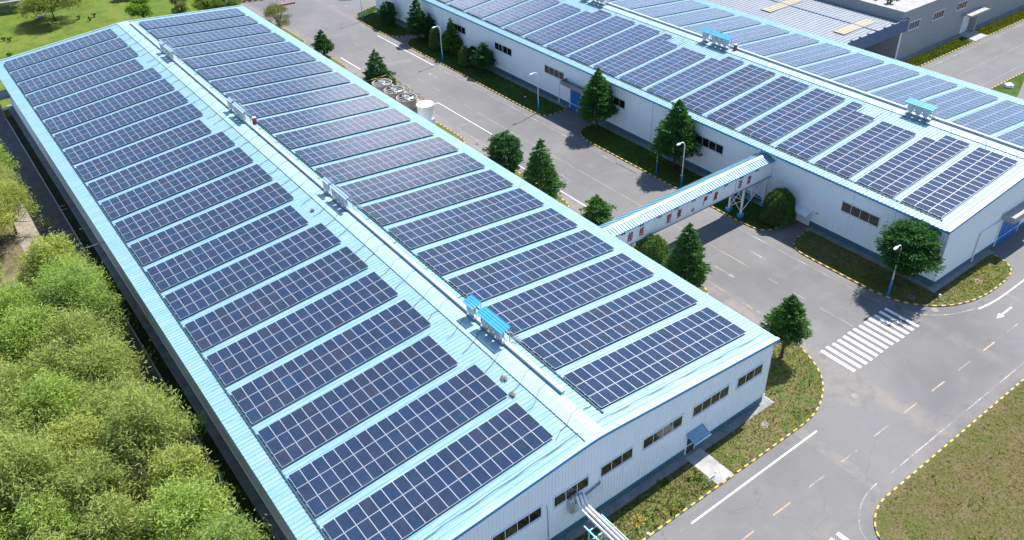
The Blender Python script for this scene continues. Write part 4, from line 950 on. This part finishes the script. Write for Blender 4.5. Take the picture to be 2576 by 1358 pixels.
# ---------------------------------------------------------------- rear right: tiled building with open shed
t = thing('tiled_building', (130, 55, 0), 'flat roofed grey tiled building behind the farther warehouse', 'building')
bx0, by0, bx1, by1, bz = 108.7, 41.65, 175., 90., 9.15
g = MB(); g.box(bx0, by0, 0, bx1, by1, 8.4); g.box(bx0, by0, 8.4, bx1, by0+.3, bz); g.box(bx0, by0+.3, 8.4, bx0+.3, by1, bz); g.build('wall', 'brick', t)
g = MB(); g.box(bx0+.3, by0+.3, 8.402, bx1, by1, 8.46); g.build('roof', 'flat', t)
g = MB(); g.box(bx0-.04, by0-.04, bz+.002, bx1, by0+.36, bz+.07); g.box(bx0-.04, by0+.36, bz+.002, bx0+.36, by1, bz+.07); g.build('coping', 'flat', t)
for x0, x1 in ((111.15, 114.4), (118.9, 122.4), (126.8, 130.2), (141.5, 145), (149.5, 153)): window(t, 'x', by0, x0, x1, 5.4, 6.68, 4, -1)
g = MB(); g.box(130.6, by0-.06, .1, 133.2, by0+.0, 3.9); g.build('door', 'door', t)
g = MB(); g.box(131.0, by0-.09, .75, 132.2, by0-.062, .85); g.box(131.0, by0-.09, .85, 131.08, by0-.062, 2.6); g.box(131.08, by0-.09, 2.52, 132.1, by0-.062, 2.6); g.build('door_rail', 'steel', t)
g = MB(); g.box(129.7, by0-2.0, 3.95, 136.2, by0-.0, 4.15); g.box(129.7, by0-2.05, 3.9, 136.2, by0-2.002, 4.3); g.build('entrance_canopy', 'flat', t)
g = MB(); g.box(133.3, by0-1.3, .1, 133.75, by0, 3.94); g.build('canopy_pier', 'brick', t)
g = MB(); g.box(110.0, by0-.05, 1.6, 110.5, by0-.01, 2.1); g.build('hazard_sign', 'yel', t)
for k in range(3):
    for j in range(2):
        x, y = 113.5+2.6*k, 47.6+2.4*j-.9*k*.3
        tt = thing('roof_rack', (x, y, 8.46), f'{ORD[k]} dark metal rack in the '+('nearer' if j == 0 else 'farther')+' line on the tiled building roof', 'rack', 'dark racks on the flat roof')
        MB().box(x-.9, y-.22, 8.95, x+.9, y+.22, 9.02).build('plate', 'iron', tt)
        for xx in (x-.7, x+.7): MB().box(xx-.12, y-.12, 8.46, xx+.12, y+.12, 8.949).build('leg', 'concrete_d', tt)
t = thing('open_shed', (101, 55, 0), 'open sided shed with grey sheet roof and tan skylights', 'shed')
g = MB(); sx0, sx1, sy0, sy1 = 92.6, 108.68, 41.55, 92.; zs = lambda x: 7.15+.02*(x-92.6) if x < 101.8 else 7.34+.0*(x-101.8)
n = int((sy1-sy0)/.75)
for k in range(n):
    a = sy0+k*.75; q = [(a, 0), (a+.52, 0), (a+.58, .09), (a+.70, .09), (a+.75, 0)]
    for (p0, d0), (p1, d1) in zip(q, q[1:]):
        for xa, xb in ((sx0, 101.75), (101.85, sx1)): g.quad([(xa, p0, zs(xa)+d0), (xb, p0, zs(xb)+d0), (xb, p1, zs(xb)+d1), (xa, p1, zs(xa)+d1)])
g.build('roof', 'groof', t)
g = MB(); g.box(101.7, sy0, 7.30, 101.9, sy1, 7.48); g.box(sx0-.25, sy0, 6.75, sx0-.0, sy1, 7.16); g.build('gutter', 'navy', t)
for y0_ in (44.8, 60.5, 75):
    g = MB()
    for xa, xb in ((96.2, 101.65), (101.95, 105.6)):
        for k in range(3): a = y0_+.75*k; g.box(xa, a, zs(xa)+.055, xb, a+.52, zs(xb)+.105); g.box(xa, a+.53, zs(xa)+.10, xb, a+.74, zs(xb)+.14)
    g.build('skylight', 'sky_light', t)
g = MB(); g.box(92.6, 41.35, 5.55, 110.3, 41.5, 7.85); k = 92.7
while k < 110.2: g.box(k, 41.30, 5.55, k+.12, 41.348, 7.85); k += .45
g.build('fascia', 'navy', t)
g = MB(); 
for k in range(8): g.box(93.2+k*2.35, 41.2, 7.85, 93.5+k*2.35, 41.6, 8.02)
g.build('fascia_cap', 'blk', t)
for x in (109.0, 93.2): MB().box(x-.2, 41.52, 0, x+.2, 41.6, 5.54).build('post', 'trim', t); 
MB().box(93.0, 70, 0, 108.6, 70.2, 7.1).build('rear_wall', 'concrete_d', t)

# rear yard: reddish slabs with posts
t = thing('platform', (39.1, 150.6, 0), 'low reddish platform with thin posts in the rear yard', 'platform'); g = MB(); g.prism([(37.0, 149.9), (41.1, 149.4), (41.4, 151.2), (37.3, 151.9)], 0, .32); g.build('slab', 'pink', t)
for x, y in ((37.6, 151.4), (39.2, 151.0), (40.9, 150.8)): MB().tube([(x, y, .32), (x, y, 2.6)], .05, 6).build('post', 'iron', t)
t = thing('planter', (34, 158, 0), 'reddish planter with yellow and black edging at the rear lawn', 'planter'); MB().prism([(31.6, 158.7), (36.9, 156.9), (37.3, 158.2), (32.0, 160)], 0, .5).build('bed', 'pink', t); 
g = MB()
for k in range(9): a, b = k/9, (k+1)/9; p = (31.5+5.4*a, 158.55-1.8*a); q = (31.5+5.4*b, 158.55-1.8*b); g.prism([p, q, (q[0]-.06, q[1]-.2), (p[0]-.06, p[1]-.2)], 0, .16, k % 2)
g.build('edging', ['kerb_y', 'kerb_k'], t)
t = thing('stone_table', (-6.9, 179.3, 0), 'low pale stone slab on the rear lawn beside the tree', 'stone table'); MB().prism([(-8, 180), (-7.6, 178.7), (-5.8, 179.3), (-6.2, 180.6)], .45, .6).build('top', 'concrete', t); MB().box(-7.4, 179.2, 0, -6.5, 180, .449).build('base', 'concrete_d', t)
t = thing('pavilion', (-12, 190, 0), 'low dark roofed pavilion in the shade of the corner trees', 'pavilion')
MB().prism([(-16, 189), (-9, 187.5), (-8.5, 189.8), (-15.5, 191.5)], 2.3, 2.6).build('roof', 'concrete_d', t)
for x, y in ((-15.3, 189.4), (-9.3, 188.2), (-9.0, 189.4), (-15, 191)): MB().box(x-.1, y-.1, 0, x+.1, y+.1, 2.3).build('post', 'trim', t)

# ---------------------------------------------------------------- trees
def leaf_mesh(name, C, U, V, mat, tint):
    n = len(C); v = np.empty((n, 4, 3)); v[:, 0] = C-U-V; v[:, 1] = C+U-V*.6; v[:, 2] = C+U*1.1+V*.6; v[:, 3] = C-U+V
    me = bpy.data.meshes.new(name); me.vertices.add(n*4); me.vertices.foreach_set('co', v.ravel()); me.loops.add(n*4); me.loops.foreach_set('vertex_index', np.arange(n*4)); me.polygons.add(n)
    me.polygons.foreach_set('loop_start', np.arange(0, n*4, 4)); me.update(calc_edges=True)
    a = me.attributes.new('tint', 'FLOAT', 'FACE'); a.data.foreach_set('value', tint.astype(np.float32)); me.materials.append(MAT[mat]); return me
def unit(a): return a/np.maximum(np.linalg.norm(a, axis=1, keepdims=True), 1e-6)
def conifer_meshes(h, r, bare, seed, power=1., top=.0, dens=1., droop=.12, mat='spruce'):
    g_ = np.random.default_rng(seed); tb = MB()
    tb.tube([(0, 0, 0), (.02, .01, h*.5), (0, 0, h*.97)], [.13+.008*h, .07+.004*h, .015], 7)
    C, U, V, T = [], [], [], []
    nl = int(h*3.6*dens); phase = 0
    lop = g_.normal(0, 1, 8)
    for i in range(nl):
        f = i/(nl-1); z = bare+(h-bare)*f
        prof = ((1-f)**power)*(1-top)+top*math.sqrt(max(0, 1-f*f))
        if top > .5: prof = math.sqrt(max(0, 1-((f-.34)/.66)**2)) if f > .34 else .62+.38*f/.34
        elif f < .12: prof *= .62+3.1*f
        nb = max(5, int(11*(.45+.75*prof)*dens)); phase += 2.4
        lay = 1+.13*math.sin(i*1.55+lop[2])+.07*g_.normal()
        for b in range(nb):
            if g_.random() < .07: continue
            a = phase+2*math.pi*b/nb+g_.normal(0, .18)
            L = r*prof*lay*(1+.13*g_.normal()+.08*math.sin(a*2+lop[0])+.06*math.sin(a*3+z*1.3+lop[1]))+.10
            L = max(.12, L); zz = z+g_.normal(0, .12)
            m = int(8+L*26*dens)
            s_ = np.sqrt(g_.uniform(.10, 1, m)); dr = -droop*L*s_**2+(.10*L*s_)
            ca, sa = math.cos(a), math.sin(a)
            off = g_.normal(0, 1, m)*.13*L*(.35+.8*s_)
            P = np.stack([ca*L*s_-sa*off, sa*L*s_+ca*off, zz+dr+g_.normal(0, .05, m)], 1)
            d = unit(np.stack([np.full(m, ca)-sa*off*1.4/L+g_.normal(0, .3, m), np.full(m, sa)+ca*off*1.4/L+g_.normal(0, .3, m), g_.normal(.10, .35, m)], 1))
            w = unit(np.cross(d, g_.normal(0, 1, (m, 3))))
            sz = g_.uniform(.085, .18, m)[:, None]
            C.append(P); U.append(d*sz); V.append(w*sz*.40); T.append(g_.uniform(0, 1, m)*.7+g_.uniform(0, .3))
    return tb, leaf_mesh('crown', *(np.concatenate(x) for x in (C, U, V)), mat, np.concatenate(T))
def broad_meshes(h, r, seed, nleaf=7000, lsz=.17, mat='broad', lumps=16, bare=.3, hang=.25, flat=.9, barky='bark'):
    g_ = np.random.default_rng(seed); tb = MB()
    tb.tube([(0, 0, 0), (.05, .05, h*.22), (0, .1, h*.42)], [.20, .15, .11], 7)
    cz = h*(bare+(1-bare)*.52); hz = h*(1-bare)*.5*flat
    L = []
    for i in range(lumps):
        a = 2.4*i+g_.normal(0, .3); u = g_.uniform(-.55, 1); q = math.sqrt(max(.05, 1-u*u))*g_.uniform(.55, .82)
        c_ = np.array([r*q*math.cos(a), r*q*math.sin(a), cz+hz*u*.72]); L.append((c_, r*g_.uniform(.30, .50)))
        m_ = c_*np.array([.45, .45, 1]); m_[2] = h*.35+(c_[2]-h*.35)*.5
        tb.tube([(0, .05, h*.30), tuple(m_), tuple(c_)], [.075, .05, .018], 5, cap=False)
        for _ in range(3):
            e = c_+g_.normal(0, 1, 3)*L[-1][1]*.6; tb.tube([tuple(c_), tuple(e)], [.02, .008], 4, cap=False)
    wsum = sum(l[1]**2 for l in L); C, U, V, T = [], [], [], []
    for c_, rr in L:
        m = int(nleaf*rr*rr/wsum); d = unit(g_.normal(0, 1, (m, 3))); d[:, 2] = np.where(d[:, 2] < -.35, -d[:, 2]*.6, d[:, 2])
        # sprays: cluster leaves along random twigs
        rad_ = rr*np.cbrt(g_.uniform(.12, 1, m))*(1+.16*g_.normal(0, 1, m)); P = c_+d*rad_[:, None]*np.array([1, 1, .85])
        tw = unit(d+g_.normal(0, .55, (m, 3))-np.array([0, 0, hang])); w = unit(np.cross(tw, g_.normal(0, 1, (m, 3))))
        sz = lsz*g_.uniform(.55, 1.35, m)[:, None]
        C.append(P); U.append(tw*sz); V.append(w*sz*.30); T.append(np.clip(g_.uniform(0, 1, m)*.8+.1, 0, 1))
    return tb, leaf_mesh('crown', *(np.concatenate(x) for x in (C, U, V)), mat, np.concatenate(T))
def grove_meshes(h, r, seed, n):
    g_ = np.random.default_rng(seed); tb = MB(); tb.tube([(0, 0, 0), (.1, .05, h*.2), (.05, .1, h*.4)], [.20, .16, .11], 7)
    C, U, V, T = [], [], [], []; nl = 64; tips = []
    for i in range(nl):        # upright spreading boughs, each a plume of fine leaves
        a = 2.4*i+g_.normal(0, .4); q = math.sqrt((i+.5)/nl); q *= 1+.22*math.sin(3*a+seed)+.10*g_.normal()
        top = h*(1.02-.42*q**2.2)+g_.normal(0, .05)*h; e = np.array([r*q*math.cos(a), r*q*math.sin(a), max(1.2, top)])
        b0 = np.array([e[0]*.35, e[1]*.35, h*.30+.12*h*(1-q)]); mid = (b0+e)/2+np.array([0, 0, .06*h])
        if i % 2 == 0: tb.tube([(0, .05, h*.26), tuple(b0), tuple(mid), tuple(e)], [.08, .05, .03, .008], 4, cap=False)
        m = int(n/nl*g_.uniform(.7, 1.35)); s_ = np.sqrt(g_.uniform(.06, 1, m)); w_ = .15*r+.16*r*np.sin(np.pi*np.clip(s_, 0, 1))
        P = b0+(e-b0)*s_[:, None]+np.array([0, 0, .12*h])*(s_*(1-s_))[:, None]+g_.normal(0, 1, (m, 3))*(w_*.62)[:, None]
        out = np.array([math.cos(a)*.8, math.sin(a)*.8, .35])
        d = unit(out+g_.normal(0, .75, (m, 3))); w = unit(np.cross(d, g_.normal(0, 1, (m, 3)))); sz = g_.uniform(.07, .17, m)[:, None]
        C.append(P); U.append(d*sz); V.append(w*sz*.30); T.append(np.clip(g_.uniform(0, 1, m)*.6+g_.uniform(0, .4), 0, 1))
    return tb, leaf_mesh('crown', *(np.concatenate(x) for x in (C, U, V)), 'grove', np.concatenate(T))
def dome_meshes(h, r, seed, n):
    g_ = np.random.default_rng(seed); tb = MB(); tb.tube([(0, 0, 0), (.04, 0, h*.45), (0, .03, h*.8)], [.12, .09, .05], 7)
    a = g_.uniform(0, 2*math.pi, n); u = g_.uniform(.02, 1, n); k = np.cbrt(g_.uniform(.45, 1, n))
    bump_ = 1+.07*np.sin(5*a+seed)*np.cos(7*u)+.05*np.sin(9*a-11*u)
    ph = u*math.pi/2; rr = r*k*bump_*np.cos(ph)**.75; z = h*(.10+.90*np.sin(ph)*k*bump_**.5)
    C = np.stack([rr*np.cos(a), rr*np.sin(a), z], 1)+g_.normal(0, .04, (n, 3))
    d = unit(np.stack([np.cos(a)*.55, np.sin(a)*.55, np.full(n, -.55)], 1)+g_.normal(0, .5, (n, 3))); w = unit(np.cross(d, g_.normal(0, 1, (n, 3)))); sz = g_.uniform(.06, .12, n)[:, None]
    return tb, leaf_mesh('crown', C, d*sz, w*sz*.42, 'weep', g_.uniform(0, 1, n))
def weeping_meshes(h, r, seed, n=9500):
    g_ = np.random.default_rng(seed); tb = MB(); tb.tube([(0, 0, 0), (.04, 0, h*.45), (0, .03, h*.8)], [.11, .08, .05], 7)
    ns = 380; C, U, V, T = [], [], [], []
    for i in range(ns):
        a = g_.uniform(0, 2*math.pi); q = r*math.sqrt(g_.uniform(.03, 1))*(1+.14*math.sin(3*a+seed)); z0 = h*(.98-.22*(q/r)**2)+g_.normal(0, .06)
        ln = h*g_.uniform(.32, .72)*(.4+.6*q/r); m = int(n/ns); s_ = np.linspace(0, 1, m)
        x = math.cos(a)*q*(1+.10*s_)+g_.normal(0, .05, m); y = math.sin(a)*q*(1+.10*s_)+g_.normal(0, .05, m); z = z0-ln*s_+g_.normal(0, .04, m)
        d = unit(np.stack([g_.normal(math.cos(a)*.4, .35, m), g_.normal(math.sin(a)*.4, .35, m), np.full(m, -.9)], 1)); w = unit(np.cross(d, g_.normal(0, 1, (m, 3)))); sz = g_.uniform(.08, .15, m)[:, None]
        C.append(np.stack([x, y, z], 1)); U.append(d*sz); V.append(w*sz*.42); T.append(np.full(m, g_.uniform(.1, .9)))
    return tb, leaf_mesh('crown', *(np.concatenate(x) for x in (C, U, V)), 'weep', np.concatenate(T))
def plant(name, pair, loc, label, cat, group, bark='bark', color=(1, 1, 1), rz=0.):
    t = thing(name, loc, label, cat, group); t.rotation_euler = (0, 0, rz)
    pair[0].build('trunk', bark, t, local=True, smooth=True)
    o = bpy.data.objects.new('crown', pair[1]); COL.objects.link(o); o.parent = t; o.color = (*color, 1); return t
SP = 'spruces along the road'
for i, (x, y, h, r, bare, pw, tp, lb, col) in enumerate((
    (28.9, 3.2, 8.1, 2.1, 3.1, .85, .35, "rounded spruce on the near corner verge beside the crossing", (1.15, 1.15, .95)),
    (30.0, 18.2, 8.9, 2.5, .8, .85, .15, "tall spruce in front of the near roof just before the footbridge", (1., 1.05, .9)),
    (29.9, 33.6, 5.5, 2.5, .3, .9, .5, "low wide spruce bush just behind the footbridge's near end", (1.25, 1.3, .95)),
    (29.9, 45.1, 9.0, 3.0, .6, .9, .1, "tall spruce standing past the footbridge over the near eave", (1.1, 1.15, .95)),
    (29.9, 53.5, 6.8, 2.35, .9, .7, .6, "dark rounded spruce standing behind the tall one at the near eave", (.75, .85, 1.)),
    (29.9, 90.3, 8.4, 3.4, .6, .9, .1, "dark spruce with wide foot beside the fan stacks", (.75, .9, .85)),
    (31.2, 114.6, 5.1, 2.1, 1.2, .9, .25, "small neat spruce at the far road side of the near warehouse", (.8, .9, .85)),
    (49.5, 2.7, 8.4, 3.0, 2.9, .65, .75, "large round spruce behind the lamp at the farther warehouse's corner", (.8, .95, .95)),
    (49.7, 39.0, 10.8, 3.3, 2.9, .85, .12, "tallest spruce past the footbridge against the farther wall", (.95, 1.05, .8)),
    (49.7, 55.8, 10.2, 3.2, 2.7, .85, .12, "tall spruce beside the blue gate of the farther warehouse", (1., 1.1, .85)),
    (50.0, 87.2, 5.5, 2.0, 1.5, .7, .5, "small rounded spruce between the far gable window and drooping tree", (.8, .95, .95)),
    (50.5, 98.4, 6.9, 2.1, 1.2, .95, .1, "bright tipped spruce between the two drooping trees", (1.25, 1.3, .7)),
    (49.7, 109.4, 8.7, 2.4, 1.7, .95, .15, "tall dark spruce by the far side door of the farther warehouse", (.75, .9, .8)),
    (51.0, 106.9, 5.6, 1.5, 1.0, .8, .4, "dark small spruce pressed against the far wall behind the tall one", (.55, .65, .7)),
    (49.7, 121.5, 4.9, 1.75, .9, .7, .6, "small round spruce on the farthest verge corner", (.75, .85, .8)),
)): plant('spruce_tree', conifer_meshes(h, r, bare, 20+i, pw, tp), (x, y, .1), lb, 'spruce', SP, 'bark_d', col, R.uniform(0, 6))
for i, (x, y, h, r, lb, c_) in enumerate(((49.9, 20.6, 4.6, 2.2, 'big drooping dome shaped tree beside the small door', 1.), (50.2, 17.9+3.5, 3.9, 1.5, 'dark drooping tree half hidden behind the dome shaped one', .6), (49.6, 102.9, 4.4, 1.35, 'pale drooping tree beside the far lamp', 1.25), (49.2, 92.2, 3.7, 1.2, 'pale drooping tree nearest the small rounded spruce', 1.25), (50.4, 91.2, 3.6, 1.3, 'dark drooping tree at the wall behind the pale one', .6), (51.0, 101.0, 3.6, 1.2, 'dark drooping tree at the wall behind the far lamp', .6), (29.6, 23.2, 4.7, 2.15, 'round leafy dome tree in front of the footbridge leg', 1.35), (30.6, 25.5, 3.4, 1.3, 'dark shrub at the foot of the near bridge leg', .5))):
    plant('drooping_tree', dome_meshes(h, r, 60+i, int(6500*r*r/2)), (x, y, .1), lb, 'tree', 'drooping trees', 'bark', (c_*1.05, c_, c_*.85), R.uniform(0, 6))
plant('sparse_tree', broad_meshes(6.9, 2.7, 90, 5200, .12, 'broad', 24, .02, -.6, 1.), (29.6, 131.2, 0), 'thin twiggy olive tree behind the rear corner of the near roof', 'tree', None, 'bark', (.62, .55, .75))
# rear lawn
REAR = 'trees on the rear lawn'
for i, (x, y, h, r, nl, col, lb) in enumerate((( -4.95, 175, 6.9, 6.2, 14000, (.66, .64, .62), 'spreading olive tree casting a shadow on the rear lawn'), (9.6, 157.0, 6.6, 2.7, 7000, (.62, .86, .45), 'bright green leafy tree just behind the rear gable'), (16.2, 152.6, 6.4, 1.8, 2200, (.60, .60, .62), 'thin grey green sapling behind the rear gable'), (21.2, 149.2, 6.4, 3.1, 6500, (.55, .68, .55), 'low bushy tree behind the rear gable'), (24.9, 147.5, 6.2, 2.9, 6500, (.50, .55, .55), 'olive bush nearest the rear yard'),
        (-17.5, 190, 12, 6.5, 10000, (.30, .42, .34), 'dark dense tree at the corner of the rear lawn'), (-9, 196, 11, 6.0, 10000, (.34, .52, .34), 'dark tree with bright fringe behind the pavilion'), (-22.5, 181, 11, 5.5, 9000, (.26, .36, .3), 'darkest tree in front of the pavilion'), (3.5, 188, 6, 3.2, 5000, (.42, .66, .45), 'leafy bush tree beyond the spreading one'), (14, 181, 6, 3, 5000, (.36, .5, .38), 'dark bush tree at the far edge of the rear lawn'), (24, 172, 5, 2.6, 4000, (.36, .5, .38), 'dark bush at the far edge of the rear lawn near the yard'))):
    plant('lawn_tree', broad_meshes(h, r, 100+i, nl, .20, 'broad', 18, .02, .2, 1.0), (x, y, 0), lb, 'tree', REAR, 'bark_d' if i == 0 else 'bark', col, R.uniform(0, 6))
for i, (x, y) in enumerate(((1.2, 170.2), (-.4, 173), (2.6, 172), (-16.5, 169.3), (-15.6, 168.2), (-17.5, 158))):
    plant('shrub', broad_meshes(.8, .5, 130+i, 420, .09, 'broad', 5, .05, -.3), (x, y, 0), 'small dark shrub on the rear lawn', 'shrub', 'small shrubs on the rear lawn', 'bark', (.32, .45, .32))
plant('yard_tree', broad_meshes(8, 3.2, 150, 5000, .2), (56.5, 146.5, 0), 'tree beyond the rear yard throwing a shadow on it', 'tree', None, 'bark', (.6, .7, .5))
plant('roof_shrub', broad_meshes(1.7, .8, 151, 500, .14, 'broad', 5, .05, -.2), (113.0, 47.2, 8.46), 'small green shrub growing on the tiled building roof', 'shrub', None, 'bark', (.6, .9, .5))

# grove beside the nearer warehouse: prototypes shared by single trees
PROTO = []
for i, (h, r, n) in enumerate(((8.6, 3.3, 9500), (8.0, 3.6, 10000), (9.2, 3.4, 10000), (7.4, 3.1, 8500), (8.4, 3.8, 9000), (7.0, 2.8, 7500))):
    tb, me = grove_meshes(h, r, 200+i, int(n*1.7))
    PROTO.append((tb.build('trunk', 'bark', None, smooth=True).data, me))
for o in [o for o in list(bpy.data.objects) if o.name.startswith('trunk') and o.parent is None]: bpy.data.objects.remove(o)
ROWN = ['path edge', 'second', 'third', 'fourth', 'innermost']
GR = np.random.default_rng(5)
for ri, (x0, ys) in enumerate(((-29.4, [6, 11.5, 17, 22, 28, 33.5, 39, 44.5, 49.5, 55, 60.5, 84, 91, 98]), (-33.6, [9, 14, 19.5, 25, 30.5, 36, 41, 47, 52, 57.5, 79, 86, 93]), (-37.8, [12, 17.5, 23, 28, 34, 39, 44.5, 50, 56, 61, 67, 73]), (-42.0, [19, 25, 31, 37, 42, 48, 54]))):
    for k, y in enumerate(ys):
        p = PROTO[int(GR.integers(0, 6))]; sc = GR.uniform(.98, 1.16); xx = x0+GR.normal(0, .45)+(1.5 if (ri == 0 and 8 < y < 29) else 0)+(.9 if (ri == 0 and 48 < y < 62) else 0)
        if ri == 0 and y > 80: xx -= .6; sc *= .86
        hue = GR.random(); cl = (.86, .86, .86) if hue < .34 else (.84, .95, .76) if hue < .58 else (1.0, .94, .86) if hue < .88 else (.70, .82, .74)
        shade = ('grey green', 'fresh green', 'yellowish', 'deep green')[0 if hue < .34 else 1 if hue < .58 else 2 if hue < .88 else 3]
        t = thing('grove_tree', (xx, y+GR.normal(0, .4), 0), f'{shade} feathery tree, {ORD[k]} from the front in the {ROWN[ri]} row of the grove', 'tree', 'trees of the grove')
        t.rotation_euler = (0, 0, GR.uniform(0, 6.28)); t.scale = (sc, sc, sc*GR.uniform(.92, 1.06))
        for nm, me, cc in (('trunk', p[0], (1, 1, 1)), ('crown', p[1], cl)):
            o = bpy.data.objects.new(nm, me); o.parent = t; o.color = (*cc, 1); COL.objects.link(o)

# ---------------------------------------------------------------- grass tufts and flowers on the verges (uncountable)
def inside(px, py, poly):
    x, y = np.array([p[0] for p in poly]), np.array([p[1] for p in poly]); r_ = np.zeros(len(px), bool); j = len(poly)-1
    for i in range(len(poly)):
        cnd = ((y[i] > py) != (y[j] > py)); r_ ^= cnd & (px < (x[j]-x[i])*(py-y[i])/((y[j]-y[i]) or 1e-9)+x[i]); j = i
    return r_
def tufts(name, region, n, z, size, seed, mat='tuft', clump=.0, col=(1, 1, 1)):
    g_ = np.random.default_rng(seed); poly = region; xs = [p[0] for p in poly]; ys_ = [p[1] for p in poly]
    px = g_.uniform(min(xs), max(xs), n*3); py = g_.uniform(min(ys_), max(ys_), n*3); k = inside(px, py, poly)
    if clump: k &= (np.sin(px*1.3+np.sin(py*1.7)*2)+np.sin(py*2.1+px*.6)+g_.normal(0, .5, n*3)) > clump
    px, py = px[k][:n], py[k][:n]; m = len(px)*3
    sz = np.repeat(size*g_.uniform(.4, 1.5, len(px))**1.5, 3)[:, None]
    d = unit(np.stack([g_.normal(0, .6, m), g_.normal(0, .6, m), g_.uniform(.35, 1, m)], 1)); w = unit(np.cross(d, g_.normal(0, 1, (m, 3))))
    C = np.stack([np.repeat(px, 3)+g_.normal(0, .05, m), np.repeat(py, 3)+g_.normal(0, .05, m), np.full(m, z)], 1)+d*sz*.7
    o = bpy.data.objects.new(name, leaf_mesh(name, C, d*sz, w*sz*.34, mat, g_.uniform(0, 1, m))); COL.objects.link(o); o.color = (*col, 1); tag(o, kind='stuff'); return o
FV = [(-12, -4.1), (10.8, -4.1), (10.8, -.7), (-12, -.7)]
NC = VERGES['near_corner_verge'][0]; FC = VERGES['front_corner_verge'][0]
LW = [(17.5, -30), (70, -30), (70, -14.3), (19.5, -14.4)]
tufts('grass', FV, 5000, .09, .060, 1, col=(.95, .95, .9)); tufts('grass', FV, 260, .09, .15, 2, clump=1.2, col=(.55, .95, .55)); tufts('grass', NC, 5000, .09, .050, 3, col=(1.1, .95, .9)); tufts('grass', NC, 160, .09, .13, 4, clump=1.3, col=(.55, .95, .55))
tufts('grass', FC, 5000, .09, .055, 5, col=(1.05, .95, .9)); tufts('grass', LW, 22000, .09, .042, 6, col=(1.15, .95, .85)); tufts('grass', LW, 900, .09, .08, 7, clump=1.2, col=(.7, .9, .7))
tufts('grass', [(93, 37.7), (128, 37.7), (128, 40.3), (93, 40.3)], 3500, .1, .12, 8, col=(.9, 1.0, .6)); tufts('grass', [(134, 37.7), (165, 37.7), (165, 40.3), (134, 40.3)], 3500, .1, .13, 9, col=(1.1, 1.05, .5))
for nm in ('bridge_verge', 'lamp_verge', 'far_verge'): tufts('grass', VERGES[nm][0], 3500, .1, .07, 10, col=(.6, .9, .6))
tufts('flowers', FV, 130, .28, .06, 21, 'petal', 1.2); tufts('flowers', [(2, -3.2), (3.4, -3.2), (3.4, -2.1), (2, -2.1)], 40, .35, .07, 22, 'petal'); tufts('flowers', NC, 90, .25, .05, 23, 'petal', 1.3); tufts('flowers', [(55, -3.6), (60.5, -3.6), (60.5, -1.4), (55, -1.4)], 170, .16, .055, 24, 'petal', .3); tufts('flowers', [(46.4, 30), (47.2, 30), (47.2, 52), (46.4, 52)], 90, .2, .05, 25, 'petal', .8)
